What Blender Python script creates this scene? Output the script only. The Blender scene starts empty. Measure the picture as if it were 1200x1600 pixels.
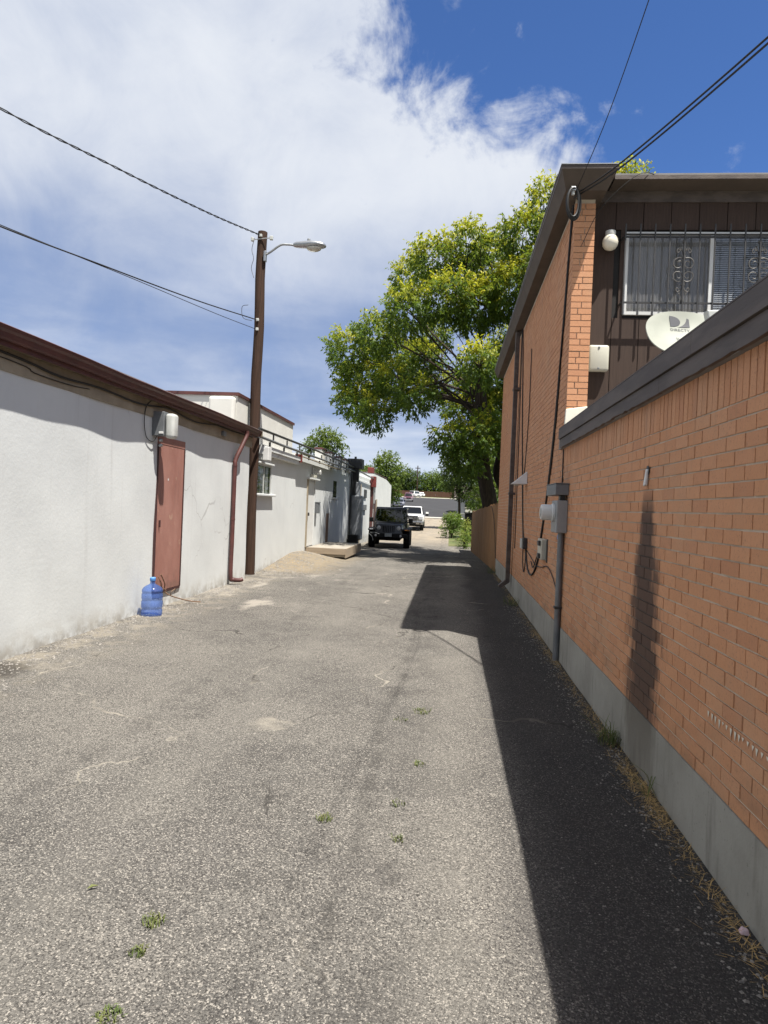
import bpy, bmesh, math, random
import numpy as np
from mathutils import Vector, Matrix

random.seed(7)
rng = np.random.default_rng(11)
SC = bpy.context.scene
COL = SC.collection

# ---------------------------------------------------------------- camera
CAM_H = 1.575
cd = bpy.data.cameras.new('camera')
cd.sensor_width = 36.0
cd.lens = 36.0 * 1060.0 / 1600.0
cd.clip_start = 0.05
cd.clip_end = 5000.0
cam = bpy.data.objects.new('camera', cd)
COL.objects.link(cam)
_r = Vector((.9944263, .09671343, .0419862)).normalized()
_f = Vector((-.09644739, .9953033, -.00832118)).normalized()
_u = _r.cross(_f).normalized()
cam.matrix_world = Matrix(((_r.x, _u.x, -_f.x, 0), (_r.y, _u.y, -_f.y, 0), (_r.z, _u.z, -_f.z, CAM_H), (0, 0, 0, 1)))
SC.camera = cam

# ---------------------------------------------------------------- sun, exposure
TO_SUN = Vector((.303, -.285, 1.0)).normalized()
SUN_EL = math.asin(TO_SUN.z)
SUN_ROT = math.atan2(TO_SUN.x, TO_SUN.y)
ld = bpy.data.lights.new('sun', 'SUN')
ld.energy = 5.0
ld.angle = math.radians(0.53)
ld.color = (1.0, .955, .88)
sun = bpy.data.objects.new('sun', ld)
sun.rotation_euler = TO_SUN.to_track_quat('Z', 'Y').to_euler()
sun.location = (6, -6, 20)
COL.objects.link(sun)
SC.view_settings.view_transform = 'Standard'
SC.view_settings.look = 'None'
SC.view_settings.gamma = 1.0
SC.view_settings.use_curve_mapping = False
SC.view_settings.exposure = 1.02
SC.cycles.max_bounces = 6
SC.cycles.diffuse_bounces = 4
SC.cycles.glossy_bounces = 2
SC.cycles.transmission_bounces = 3
SC.cycles.transparent_max_bounces = 6
SC.cycles.caustics_reflective = False
SC.cycles.caustics_refractive = False


# ---------------------------------------------------------------- node helpers
class NT:
    def __init__(self, tree):
        self.t = tree

    def n(self, kind, **kw):
        nd = self.t.nodes.new(kind)
        for k, v in kw.items():
            setattr(nd, k, v)
        return nd

    def link(self, a, b):
        self.t.links.new(a, b)

    def put(self, sock, v):
        if hasattr(v, 'is_output'):
            self.link(v, sock)
        elif isinstance(v, (tuple, list)) and len(v) == 3 and sock.type == 'RGBA':
            sock.default_value = (*v, 1)
        else:
            sock.default_value = v

    def math(self, op, a, b=0.0, c=None, clamp=False):
        m = self.n('ShaderNodeMath', operation=op, use_clamp=clamp)
        self.put(m.inputs[0], a)
        self.put(m.inputs[1], b)
        if c is not None:
            self.put(m.inputs[2], c)
        return m.outputs[0]

    def vm(self, op, a, b=(0, 0, 0)):
        m = self.n('ShaderNodeVectorMath', operation=op)
        self.put(m.inputs[0], a)
        if op == 'SCALE':
            self.put(m.inputs['Scale'], b)
        else:
            self.put(m.inputs[1], b)
        return m.outputs['Value'] if op in ('DOT_PRODUCT', 'LENGTH', 'DISTANCE') else m.outputs[0]

    def mix(self, fac, a, b, mode='MIX'):
        m = self.n('ShaderNodeMix', data_type='RGBA', blend_type=mode)
        m.clamp_factor = True
        self.put(m.inputs[0], fac)
        self.put(m.inputs[6], a)
        self.put(m.inputs[7], b)
        return m.outputs[2]

    def ss(self, x, lo, hi, a=0.0, b=1.0):
        m = self.n('ShaderNodeMapRange', interpolation_type='SMOOTHSTEP')
        self.put(m.inputs[0], x)
        self.put(m.inputs[1], lo)
        self.put(m.inputs[2], hi)
        self.put(m.inputs[3], a)
        self.put(m.inputs[4], b)
        return m.outputs[0]

    def noise(self, vec, scale, detail=4.0, rough=.55, dist=0.0):
        m = self.n('ShaderNodeTexNoise')
        if vec is not None:
            self.link(vec, m.inputs['Vector'])
        self.put(m.inputs['Scale'], scale)
        m.inputs['Detail'].default_value = detail
        m.inputs['Roughness'].default_value = rough
        m.inputs['Distortion'].default_value = dist
        return m.outputs['Fac']

    def noise_col(self, vec, scale, detail):
        m = self.n('ShaderNodeTexNoise')
        self.link(vec, m.inputs['Vector'])
        m.inputs['Scale'].default_value = scale
        m.inputs['Detail'].default_value = detail
        return m.outputs['Color']

    def voro(self, vec, scale, feature='F1', out='Color'):
        m = self.n('ShaderNodeTexVoronoi', feature=feature)
        self.link(vec, m.inputs['Vector'])
        m.inputs['Scale'].default_value = scale
        return m.outputs[out]

    def sep(self, v):
        m = self.n('ShaderNodeSeparateXYZ')
        self.link(v, m.inputs[0])
        return m.outputs

    def pos(self):
        return self.n('ShaderNodeNewGeometry').outputs['Position']

    def scl(self, v, s):
        return self.vm('MULTIPLY', v, s)


# ---------------------------------------------------------------- sky
W = bpy.data.worlds.new('World')
SC.world = W
W.use_nodes = True
wt = W.node_tree
wt.nodes.clear()
g = NT(wt)
dirv = g.n('ShaderNodeTexCoord').outputs['Generated']
sky = g.n('ShaderNodeTexSky', sky_type='NISHITA', sun_disc=False)
sky.sun_elevation = SUN_EL
sky.sun_rotation = SUN_ROT
sky.altitude = 1700.0
sky.air_density = 1.0
sky.dust_density = .35
sky.ozone_density = 2.2
blue = g.mix(1.0, sky.outputs[0], (.054, .075, .106), 'MULTIPLY')
dz = g.sep(dirv)[2]
den = g.math('ADD', g.math('MAXIMUM', dz, 0.0), .14)
inv = g.math('DIVIDE', 1.0, den)
pl = g.vm('SCALE', dirv, inv)          # the cloud deck seen as a flat layer
pl2 = g.scl(pl, (1, 1, .0))
n_big = g.noise(pl2, .85, 9, .6, .3)
n_mid = g.noise(pl2, 2.6, 9, .62, .5)
n_fine = g.noise(dirv, 8.0, 10, .62, .45)
n_puff = g.noise(dirv, 20.0, 8, .6, .3)
# clear air round the sun's side of the zenith, cloud elsewhere
HOLE = Vector((.40, .62, .80)).normalized()
hole_d = g.vm('DOT_PRODUCT', dirv, tuple(HOLE))
edge = g.math('ADD', hole_d, g.math('MULTIPLY', g.math('SUBTRACT', n_fine, .5), .30))
edge = g.math('ADD', edge, g.math('MULTIPLY', g.math('SUBTRACT', n_puff, .5), .10))
edge = g.math('ADD', edge, g.math('MULTIPLY', g.math('SUBTRACT', n_mid, .5), .10))
cover = g.ss(edge, .825, .905, 1.0, 0.0)
thick = g.ss(g.math('ADD', g.math('MULTIPLY', n_big, .75), g.math('MULTIPLY', n_fine, .35)), .30, .62)
high = g.ss(dz, .24, .46)             # sunlit tops above, grey-blue undersides lower down
hor = g.ss(dz, .15, .05)
streak = g.noise(g.scl(pl2, (.6, 1.0, 1)), .95, 7, .52, .35)
wht = g.math('ADD', g.math('MULTIPLY', high, .33), g.math('MULTIPLY', streak, 1.15))
wht = g.math('ADD', wht, g.math('MULTIPLY', hor, .30))
wht = g.ss(g.math('ADD', wht, g.math('MULTIPLY', g.math('SUBTRACT', n_fine, .5), .34)), .42, 1.04)
c_grey = (.190, .252, .398)
c_white = (.535, .56, .605)
ccol = g.mix(wht, c_grey, c_white)
dens = g.math('MULTIPLY', cover, g.math('ADD', .78, g.math('ADD', g.math('MULTIPLY', thick, .12), g.math('MULTIPLY', high, .10))))
# wisps in the clear part
wisp = g.math('MULTIPLY', g.ss(g.noise(pl2, 1.7, 9, .62, .6), .60, .80), .5)
dens = g.math('MAXIMUM', dens, wisp)
skyc = g.mix(dens, blue, ccol)
bgn = g.n('ShaderNodeBackground')
g.link(skyc, bgn.inputs[0])
bgn.inputs[1].default_value = .75
wo = g.n('ShaderNodeOutputWorld')
g.link(bgn.outputs[0], wo.inputs[0])


# ---------------------------------------------------------------- materials
MAT = {}
ALB = .82


def newmat(name):
    m = bpy.data.materials.new(name)
    m.use_nodes = True
    m.node_tree.nodes.clear()
    g = NT(m.node_tree)
    p = g.n('ShaderNodeBsdfPrincipled')
    o = g.n('ShaderNodeOutputMaterial')
    g.link(p.outputs[0], o.inputs[0])
    MAT[name] = m
    return m, g, p, o


def bump(g, p, h, strength, dist):
    b = g.n('ShaderNodeBump')
    b.inputs['Strength'].default_value = strength
    b.inputs['Distance'].default_value = dist
    g.link(h, b.inputs['Height'])
    g.link(b.outputs[0], p.inputs['Normal'])


def pmat(name, c1, c2=None, scale=6.0, rough=.7, bs=0.0, bscale=40.0, metal=0.0, stretch=(1, 1, 1), spec=.4, lo=.3, hi=.7, dist=.01):
    m, g, p, o = newmat(name)
    v = g.scl(g.pos(), stretch)
    if c2 is None:
        c2 = tuple(x * .72 for x in c1)
    c1 = tuple(x * ALB for x in c1)
    c2 = tuple(x * ALB for x in c2)
    n = g.noise(v, scale, 6, .6)
    g.put(p.inputs['Base Color'], g.mix(g.ss(n, lo, hi), c1, c2))
    p.inputs['Roughness'].default_value = rough
    p.inputs['Metallic'].default_value = metal
    p.inputs['Specular IOR Level'].default_value = spec
    if bs:
        bump(g, p, g.noise(v, bscale, 5, .6), bs, dist)
    return m


def asphalt_mat():
    m, g, p, o = newmat('asphalt')
    P = g.pos()
    X, Y, Z = g.sep(P)
    big = g.noise(P, .55, 6, .6)
    mid = g.noise(P, 3.2, 6, .65)
    warp = g.n('ShaderNodeTexNoise')
    g.link(P, warp.inputs['Vector'])
    warp.inputs['Scale'].default_value = 60.0
    Pw = g.vm('ADD', P, g.scl(warp.outputs['Color'], (.012, .012, .0)))
    cell = g.voro(Pw, 185.0)
    cs = g.sep(cell)
    fine = g.noise(P, 210.0, 3, .6)
    fine2 = g.noise(P, 38.0, 5, .7)
    base = g.mix(g.ss(mid, .3, .7), (.158, .153, .145), (.100, .097, .094))
    base = g.mix(g.math('MULTIPLY', g.ss(big, .40, .62), .75), base, (.212, .203, .188))
    # stones of the aggregate, pale and dark
    base = g.mix(g.math('MULTIPLY', g.ss(cs[0], .66, .92), .85), base, (.42, .395, .36))
    base = g.mix(g.math('MULTIPLY', g.ss(cs[1], .66, .88), .80), base, (.052, .050, .050))
    base = g.mix(g.math('MULTIPLY', g.ss(fine2, .55, .70), .62), base, (.068, .066, .064))
    base = g.mix(g.math('MULTIPLY', g.ss(fine, .55, .72), .25), base, (.40, .38, .35))
    pit = g.noise(P, 85.0, 4, .7)
    base = g.mix(g.math('MULTIPLY', g.ss(pit, .52, .62), .85), base, (.046, .044, .043))
    # older, tarry strip along the brick wall, its colour deepened for the wall's shadow
    tar_shade = g.math('MULTIPLY', g.ss(g.math('ADD', X, g.math('MULTIPLY', big, .8)), .62, 1.02), g.ss(Y, 24, 16))
    base = g.mix(g.math('MULTIPLY', tar_shade, .80), base, g.mix(g.ss(cs[0], .80, .97), (.048, .047, .049), (.12, .115, .11)))
    # fine dust and spilt plaster by the white wall
    dust = g.math('MULTIPLY', g.ss(X, -1.5, -2.9), g.math('MULTIPLY', g.ss(Y, 7.6, 10), g.ss(Y, 17, 13)))
    dn = g.noise(g.scl(P, (1, .55, 1)), 1.5, 8, .62, .4)
    base = g.mix(g.math('MULTIPLY', dust, g.math('MULTIPLY', g.ss(dn, .52, .66), .6)), base, (.44, .41, .365))
    base = g.mix(g.math('MULTIPLY', g.ss(X, -3.1, -3.75), g.math('MULTIPLY', g.ss(mid, .44, .6), .55)), base, (.33, .30, .25))
    # straw and gravel heap
    hx = g.math('MULTIPLY', g.ss(X, -2.3, -3.4), g.math('MULTIPLY', g.ss(Y, 14.2, 15.8), g.ss(Y, 24, 20.5)))
    base = g.mix(g.math('MULTIPLY', hx, g.ss(mid, .28, .55)), base, (.262, .222, .165))
    # tan gravel of the far alley
    far = g.ss(g.math('ADD', Y, g.math('MULTIPLY', g.math('SUBTRACT', mid, .5), 7.0)), 30, 41)
    base = g.mix(g.math('MULTIPLY', far, .85), base, g.mix(g.ss(g.noise(P, 1.1, 6, .65), .35, .65), (.33, .285, .225), (.255, .225, .185)))
    # darker tyre polish along the wheel tracks
    trk = g.math('ABSOLUTE', g.math('SUBTRACT', g.math('ADD', X, g.math('MULTIPLY', big, .5)), .05))
    base = g.mix(g.math('MULTIPLY', g.ss(trk, .28, .0), g.math('MULTIPLY', g.ss(mid, .35, .65), .35)), base, (.082, .079, .076))
    # dark crumbling patches and pale worn bands along the wheel lines
    pn = g.noise(g.scl(P, (1, .7, 1)), .95, 7, .62, .5)
    base = g.mix(g.math('MULTIPLY', g.ss(pn, .57, .68), g.math('MULTIPLY', g.ss(fine2, .42, .62), .55)), base, (.058, .056, .055))
    wv = g.math('ADD', X, g.math('MULTIPLY', g.noise(g.scl(P, (.3, .35, 1)), 1.0, 3, .5), .7))
    for c0, wd_, col, k in ((-.05, .07, (.060, .058, .056), .42), (.42, .3, (.24, .23, .21), .25), (-1.15, .3, (.25, .24, .22), .25), (-1.75, .12, (.070, .068, .066), .25)):
        dd = g.math('ABSOLUTE', g.math('SUBTRACT', wv, c0))
        base = g.mix(g.math('MULTIPLY', g.ss(dd, wd_, .0), g.math('MULTIPLY', g.ss(mid, .34, .62), k)), base, col)
    # crazed cracks: dark in places, filled with pale sand in others
    Pc = g.vm('ADD', P, g.scl(g.noise_col(P, 1.7, 5), (.9, .9, 0)))
    cr = g.voro(g.scl(Pc, (1, .62, .0)), .50, 'DISTANCE_TO_EDGE', 'Distance')
    crm = g.math('MULTIPLY', g.ss(cr, .0065, .002), g.ss(g.noise(P, 1.1, 4, .6), .44, .58))
    base = g.mix(g.math('MULTIPLY', crm, .8), base, g.mix(g.ss(g.noise(P, .6, 3, .5), .48, .56), (.05, .048, .046), (.36, .335, .29)))
    # an oil spot near the white wall
    od = g.vm('DISTANCE', P, (-3.95, 5.55, 0))
    od = g.math('ADD', od, g.math('MULTIPLY', g.math('SUBTRACT', g.noise(P, 6, 5, .6), .5), .25))
    base = g.mix(g.math('MULTIPLY', g.ss(od, .42, .22), .8), base, (.06, .055, .05))
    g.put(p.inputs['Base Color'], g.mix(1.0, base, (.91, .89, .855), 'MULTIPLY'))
    p.inputs['Roughness'].default_value = .95
    p.inputs['Specular IOR Level'].default_value = .06
    h = g.math('ADD', g.math('MULTIPLY', g.voro(Pw, 185.0, 'F1', 'Distance'), -1.0), g.math('ADD', g.math('MULTIPLY', fine2, 1.2), g.math('MULTIPLY', mid, 1.5)))
    bump(g, p, h, .75, .009)


def brick_mat(name, stain):
    m, g, p, o = newmat(name)
    P = g.pos()
    X, Y, Z = g.sep(P)
    oi = g.n('ShaderNodeObjectInfo').outputs['Random']
    isl = g.n('ShaderNodeNewGeometry').outputs['Random Per Island']
    r = g.math('FRACT', g.math('ADD', oi, isl))
    r2 = g.math('FRACT', g.math('MULTIPLY', r, 7.31))
    c = g.mix(r, (.530, .262, .138), (.575, .296, .162))
    c = g.mix(g.math('MULTIPLY', g.ss(r2, .78, .98), .40), c, (.41, .19, .11))
    c = g.mix(g.math('MULTIPLY', g.ss(r2, .02, .16, 1, 0), .25), c, (.54, .29, .175))
    # wire-cut combing and dark specks
    cut = g.noise(g.scl(P, (60, 60, 14)), 3.0, 4, .65)
    c = g.mix(g.math('MULTIPLY', g.ss(cut, .36, .66), .24), c, (.33, .165, .095))
    spk = g.noise(P, 85.0, 4, .65)
    c = g.mix(g.math('MULTIPLY', g.ss(spk, .56, .70), .55), c, (.20, .10, .065))
    wear = g.noise(P, 1.3, 6, .6)
    c = g.mix(g.math('MULTIPLY', g.ss(wear, .48, .72), .30), c, (.44, .31, .21))
    grime = g.math('MULTIPLY', g.ss(Z, .75, .36), g.ss(g.noise(g.scl(P, (1, 1, 2.5)), 2.4, 6, .65), .45, .66))
    c = g.mix(g.math('MULTIPLY', grime, .40), c, (.20, .13, .085))
    drip = g.math('MULTIPLY', g.ss(Z, 1.2, 2.2), g.ss(g.noise(g.scl(P, (1, 7, .35)), 1.6, 5, .6), .54, .70))
    c = g.mix(g.math('MULTIPLY', drip, .30), c, (.22, .14, .095))
    if stain:
        c = add_stain(g, c, P, X, Y, Z, (.050, .037, .033))
    g.put(p.inputs['Base Color'], c)
    p.inputs['Roughness'].default_value = .88
    p.inputs['Specular IOR Level'].default_value = .25
    h = g.math('ADD', cut, g.math('MULTIPLY', spk, .8))
    bump(g, p, h, .5, .004)


def add_stain(g, c, P, X, Y, Z, dark):
    """black water mark that runs down the wall below the open pipe hole"""
    down = g.math('SUBTRACT', 1.78, Z)
    half = g.math('ADD', .09, g.math('MULTIPLY', g.math('MINIMUM', g.math('MAXIMUM', down, 0.0), .8), .36))
    ctr = g.math('ADD', 4.38, g.math('MULTIPLY', down, -.02))
    d = g.math('DIVIDE', g.math('ABSOLUTE', g.math('SUBTRACT', Y, ctr)), half)
    d = g.math('ADD', d, g.math('MULTIPLY', g.math('SUBTRACT', g.noise(g.scl(P, (1, 9, 2.0)), 2.0, 5, .65), .5), 1.1))
    isl = g.n('ShaderNodeNewGeometry').outputs['Random Per Island']
    oi = g.n('ShaderNodeObjectInfo').outputs['Random']
    d = g.math('ADD', d, g.math('MULTIPLY', g.math('SUBTRACT', g.math('FRACT', g.math('ADD', isl, oi)) , .5), .30))
    mk = g.math('MULTIPLY', g.ss(d, 1.12, .45), g.ss(Z, 1.83, 1.55))
    mk = g.math('MULTIPLY', mk, g.ss(Z, .05, .55, .55, 1.0))
    return g.mix(g.math('MULTIPLY', mk, .90), c, dark)


def mortar_mat():
    m, g, p, o = newmat('mortar')
    P = g.pos()
    X, Y, Z = g.sep(P)
    c = g.mix(g.ss(g.noise(P, 5, 6, .6), .3, .7), (.60, .51, .40), (.46, .385, .30))
    # lime that has run out of one bed joint
    c = add_stain(g, c, P, X, Y, Z, (.04, .033, .03))
    g.put(p.inputs['Base Color'], c)
    p.inputs['Roughness'].default_value = .95
    bump(g, p, g.noise(P, 150, 4, .6), .5, .004)


def concrete_wall_mat():
    m, g, p, o = newmat('foundation_concrete')
    P = g.pos()
    X, Y, Z = g.sep(P)
    c = g.mix(g.ss(g.noise(P, 2.2, 7, .62), .3, .7), (.255, .245, .215), (.335, .325, .29))
    c = g.mix(g.math('MULTIPLY', g.ss(g.noise(g.scl(P, (1, 5, .7)), 2.0, 5, .6), .52, .75), .6), c, (.15, .14, .12))
    c = g.mix(g.math('MULTIPLY', g.ss(g.noise(P, 55, 3, .6), .66, .74), .7), c, (.09, .085, .075))
    c = add_stain(g, c, P, X, Y, Z, (.09, .075, .055))
    g.put(p.inputs['Base Color'], c)
    p.inputs['Roughness'].default_value = .93
    bump(g, p, g.noise(P, 45, 6, .65), .35, .006)


def stucco_mat(name, a, b):
    m, g, p, o = newmat(name)
    P = g.pos()
    X, Y, Z = g.sep(P)
    c = g.mix(g.ss(g.noise(P, 1.1, 7, .6), .32, .70), a, b)
    c = g.mix(g.math('MULTIPLY', g.ss(g.noise(g.scl(P, (1, 3.2, .55)), 1.6, 6, .62), .54, .80), .22), c, (.42, .41, .39))
    c = g.mix(g.math('MULTIPLY', g.math('MULTIPLY', g.ss(Z, .32, .02), g.ss(g.noise(P, 4, 5, .6), .40, .62)), .55), c, (.36, .335, .285))
    run = g.noise(g.scl(P, (1, 6, .22)), 1.5, 5, .6)
    c = g.mix(g.math('MULTIPLY', g.ss(run, .60, .74), .20), c, (.33, .32, .30))
    Pc = g.vm('ADD', P, g.scl(g.noise_col(P, 2.2, 4), (0, .5, .5)))
    hc = g.voro(g.scl(Pc, (0, .8, .6)), .7, 'DISTANCE_TO_EDGE', 'Distance')
    c = g.mix(g.math('MULTIPLY', g.math('MULTIPLY', g.ss(hc, .004, .001), g.ss(g.noise(P, .9, 3, .5), .52, .60)), .45), c, (.26, .25, .24))
    c = g.mix(g.math('MULTIPLY', g.ss(Z, .16, .0), g.math('MULTIPLY', g.ss(g.noise(P, 9, 5, .6), .38, .60), .55)), c, (.22, .20, .17))
    g.put(p.inputs['Base Color'], c)
    p.inputs['Roughness'].default_value = .9
    p.inputs['Specular IOR Level'].default_value = .25
    h = g.math('ADD', g.math('MULTIPLY', g.noise(P, 26, 5, .62), 1.0), g.math('MULTIPLY', g.noise(P, 3.5, 3, .5), 1.6))
    bump(g, p, h, .22, .009)


def wood_mat(name, a, b, rough=.85, st=(14, 14, .9), sc=2.0, bs=.4):
    m, g, p, o = newmat(name)
    P = g.pos()
    oi = g.n('ShaderNodeObjectInfo').outputs['Random']
    n = g.noise(g.scl(P, st), sc, 6, .6, .4)
    c = g.mix(g.ss(n, .30, .70), a, b)
    c = g.mix(g.math('MULTIPLY', oi, .35), c, tuple(x * .62 for x in a))
    c = g.mix(g.math('MULTIPLY', g.ss(g.noise(P, 1.5, 5, .6), .5, .75), .35), c, tuple(x * .6 for x in b))
    g.put(p.inputs['Base Color'], c)
    p.inputs['Roughness'].default_value = rough
    p.inputs['Specular IOR Level'].default_value = .25
    bump(g, p, n, bs, .008)


def leaf_mat(name, g1, g2, y1, trans=.35):
    m, g, p, o = newmat(name)
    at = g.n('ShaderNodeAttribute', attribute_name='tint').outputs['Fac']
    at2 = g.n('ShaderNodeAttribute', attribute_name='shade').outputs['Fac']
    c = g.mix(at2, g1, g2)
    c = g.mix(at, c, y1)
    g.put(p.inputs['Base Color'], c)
    p.inputs['Roughness'].default_value = .55
    p.inputs['Specular IOR Level'].default_value = .35
    tr = g.n('ShaderNodeBsdfTranslucent')
    g.put(tr.inputs['Color'], g.mix(.5, c, (.22, .30, .03)))
    mx = g.n('ShaderNodeMixShader')
    mx.inputs[0].default_value = trans
    g.link(p.outputs[0], mx.inputs[1])
    g.link(tr.outputs[0], mx.inputs[2])
    g.link(mx.outputs[0], o.inputs[0])


def glass_mat(name, tint, refl=.12, clear=.75):
    """thin glazing: lets light through, with a mirror-like skin"""
    m, g, p, o = newmat(name)
    tr = g.n('ShaderNodeBsdfTransparent')
    g.put(tr.inputs[0], tint)
    gl = g.n('ShaderNodeBsdfGlossy')
    gl.inputs['Roughness'].default_value = .03
    fr = g.n('ShaderNodeLayerWeight')
    fr.inputs[0].default_value = .5
    fr = g.math('MULTIPLY', g.math('POWER', fr.outputs['Facing'], 4.0), .5)
    mx = g.n('ShaderNodeMixShader')
    g.link(g.math('ADD', fr, refl, clamp=True), mx.inputs[0])
    g.link(tr.outputs[0], mx.inputs[1])
    g.link(gl.outputs[0], mx.inputs[2])
    g.link(mx.outputs[0], o.inputs[0])


def jug_mat():
    m, g, p, o = newmat('jug_plastic')
    tr = g.n('ShaderNodeBsdfTransparent')
    g.put(tr.inputs[0], (.60, .70, .93))
    p.inputs['Base Color'].default_value = (.10, .19, .50, 1)
    p.inputs['Roughness'].default_value = .12
    p.inputs['Specular IOR Level'].default_value = .6
    mx = g.n('ShaderNodeMixShader')
    mx.inputs[0].default_value = .27
    g.link(tr.outputs[0], mx.inputs[1])
    g.link(p.outputs[0], mx.inputs[2])
    g.link(mx.outputs[0], o.inputs[0])


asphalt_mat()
brick_mat('brick', True)
mortar_mat()
concrete_wall_mat()
stucco_mat('stucco', (.595, .612, .605), (.548, .565, .562))
stucco_mat('stucco_cream', (.64, .63, .585), (.575, .565, .52))
wood_mat('fence_wood', (.31, .170, .074), (.20, .105, .048))
wood_mat('fence_far', (.12, .062, .04), (.085, .045, .03))
wood_mat('pole_wood', (.070, .038, .025), (.024, .015, .011), .9, (22, 22, .7), 2.0, .8)
wood_mat('siding', (.066, .043, .033), (.049, .032, .025), .75, (30, 30, 1.2), 2.0, .25)
wood_mat('bark', (.060, .045, .034), (.026, .020, .016), .95, (9, 9, 1.6), 2.0, .9)
wood_mat('plank', (.37, .30, .22), (.27, .215, .16), .9, (1, 12, 12), 2.0, .4)
pmat('brown_trim', (.122, .096, .081), (.080, .062, .053), 4.0, .6, .2, 30, stretch=(1, .35, 2), lo=.4, hi=.62)
pmat('brown_soffit', (.120, .090, .068), (.090, .068, .052), 3.0, .8)
pmat('maroon', (.125, .046, .040), (.085, .034, .032), 4.0, .5, .1, 20)
def door_mat():
    m, g, p, o = newmat('maroon_door')
    P = g.pos()
    X, Y, Z = g.sep(P)
    c = g.mix(g.ss(g.noise(g.scl(P, (1, 1.5, .6)), 1.8, 6, .6), .3, .7), (.345, .175, .140), (.270, .122, .095))
    c = g.mix(g.math('MULTIPLY', g.ss(g.noise(g.scl(P, (1, 8, .7)), 2.2, 6, .65), .56, .74), .5), c, (.15, .095, .082))
    c = g.mix(g.math('MULTIPLY', g.ss(g.noise(P, 5, 5, .65), .64, .72), .6), c, (.44, .30, .22))
    c = g.mix(g.math('MULTIPLY', g.ss(Z, .6, .25), g.ss(g.noise(P, 7, 5, .6), .42, .62)), c, (.20, .105, .082))
    g.put(p.inputs['Base Color'], c)
    p.inputs['Roughness'].default_value = .6
    bump(g, p, g.noise(P, 5, 4, .5), .25, .02)


door_mat()
pmat('maroon_dark', (.07, .028, .026), (.05, .02, .02), 4.0, .6)
pmat('tan_soffit', (.33, .275, .195), (.20, .16, .11), 3.5, .9, .2, 40)
pmat('tan_band', (.42, .36, .265), (.30, .25, .18), 2.6, .9, .3, 40)
pmat('grey_metal', (.215, .225, .235), (.165, .175, .185), 6, .5, .08, 40, .3)
pmat('grey_metal_light', (.36, .37, .375), (.30, .31, .315), 6, .5, .06, 40, .2)
pmat('galvanised', (.46, .47, .48), (.36, .37, .38), 9, .38, .05, 30, .75)
pmat('dark_metal', (.060, .058, .057), (.035, .034, .034), 8, .5)
pmat('iron_scroll_lit', (.15, .138, .125), (.09, .084, .078), 20, .5)  # paler than the bars: sunlight on the scrolls is in the colour
pmat('duct_dark', (.055, .058, .062), (.035, .037, .04), 5, .55, .1, 20)
pmat('duct_light', (.40, .42, .45), (.28, .30, .325), 4, .5, .15, 10)
pmat('white_paint', (.78, .78, .76), (.70, .70, .68), 5, .55)
pmat('cream_plastic', (.62, .60, .50), (.55, .53, .44), 5, .5)
pmat('offwhite_plastic', (.60, .61, .58), (.50, .51, .48), 7, .5)
pmat('globe_white', (.80, .75, .62), (.74, .69, .56), 7, .3)
pmat('cable_black', (.018, .017, .017), (.012, .012, .012), 8, .6)
pmat('rubber', (.018, .018, .018), (.012, .012, .012), 20, .9, spec=.15)
pmat('concrete', (.40, .36, .30), (.30, .27, .225), 3, .92, .3, 50)
pmat('gravel_stone', (.36, .33, .29), (.13, .125, .12), 30, .9)
pmat('dirt', (.17, .135, .095), (.11, .09, .065), 2.5, .95, .5, 30)
pmat('lawn', (.085, .125, .030), (.16, .145, .06), .35, .95, .6, 20)
pmat('street_asphalt', (.070, .070, .073), (.056, .056, .059), .5, .95, .2, 30, spec=.03)
pmat('pale_kerb', (.50, .47, .41), (.42, .39, .34), 2, .9)
pmat('roof_flat', (.30, .29, .28), (.22, .21, .2), 2, .9)
pmat('dish_face', (.36, .375, .315), (.32, .33, .28), 5, .45)
pmat('dish_print', (.07, .072, .085), (.06, .062, .07), 5, .6)
pmat('curtain', (.40, .375, .345), (.22, .205, .19), 12, .95, stretch=(1, 1, .05))
pmat('blind_slat', (.70, .71, .73), (.60, .61, .63), 12, .6)
pmat('room_dark', (.03, .028, .027), None, 3, .9)
pmat('pale_sealant', (.82, .78, .66), (.74, .70, .58), 6, .7)
pmat('dry_grass', (.62, .42, .17), (.34, .23, .11), 18, .95)
pmat('weed_green', (.075, .115, .024), (.15, .155, .05), 20, .8)
pmat('litter', (.72, .62, .66), (.55, .30, .34), 60, .7)
pmat('sand_fill', (.40, .36, .30), (.30, .27, .22), 9, .95)
pmat('crack_sand', (.24, .225, .20), (.19, .18, .165), 9, .95)
pmat('crack_dark', (.045, .043, .042), (.07, .067, .062), 15, .95)
pmat('twig', (.26, .16, .10), (.18, .11, .07), 20, .9)
pmat('cap_blue', (.12, .33, .75), None, 5, .5)
pmat('house_wall', (.62, .60, .54), (.55, .53, .48), 2, .9)
pmat('house_roof', (.13, .10, .085), (.09, .075, .065), 2, .9)
pmat('red_paint', (.20, .035, .028), (.15, .03, .025), 5, .6)
pmat('chrome', (.62, .63, .65), (.55, .56, .58), 4, .16, 0, 10, 1.0)
pmat('plate', (.42, .43, .45), (.28, .32, .33), 30, .5)
pmat('amber', (.55, .22, .04), None, 5, .3)
pmat('headlight', (.62, .63, .66), (.4, .41, .43), 12, .08, spec=.8)
pmat('dark_trim', (.012, .012, .013), None, 6, .55, spec=.15)
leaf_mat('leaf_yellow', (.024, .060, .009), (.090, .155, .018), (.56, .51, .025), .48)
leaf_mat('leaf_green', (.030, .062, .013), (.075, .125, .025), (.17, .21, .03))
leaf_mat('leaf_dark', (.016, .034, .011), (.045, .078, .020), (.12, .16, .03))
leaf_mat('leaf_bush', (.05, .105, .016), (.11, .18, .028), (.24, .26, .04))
glass_mat('window_glass', (.88, .89, .90), .035)
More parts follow.
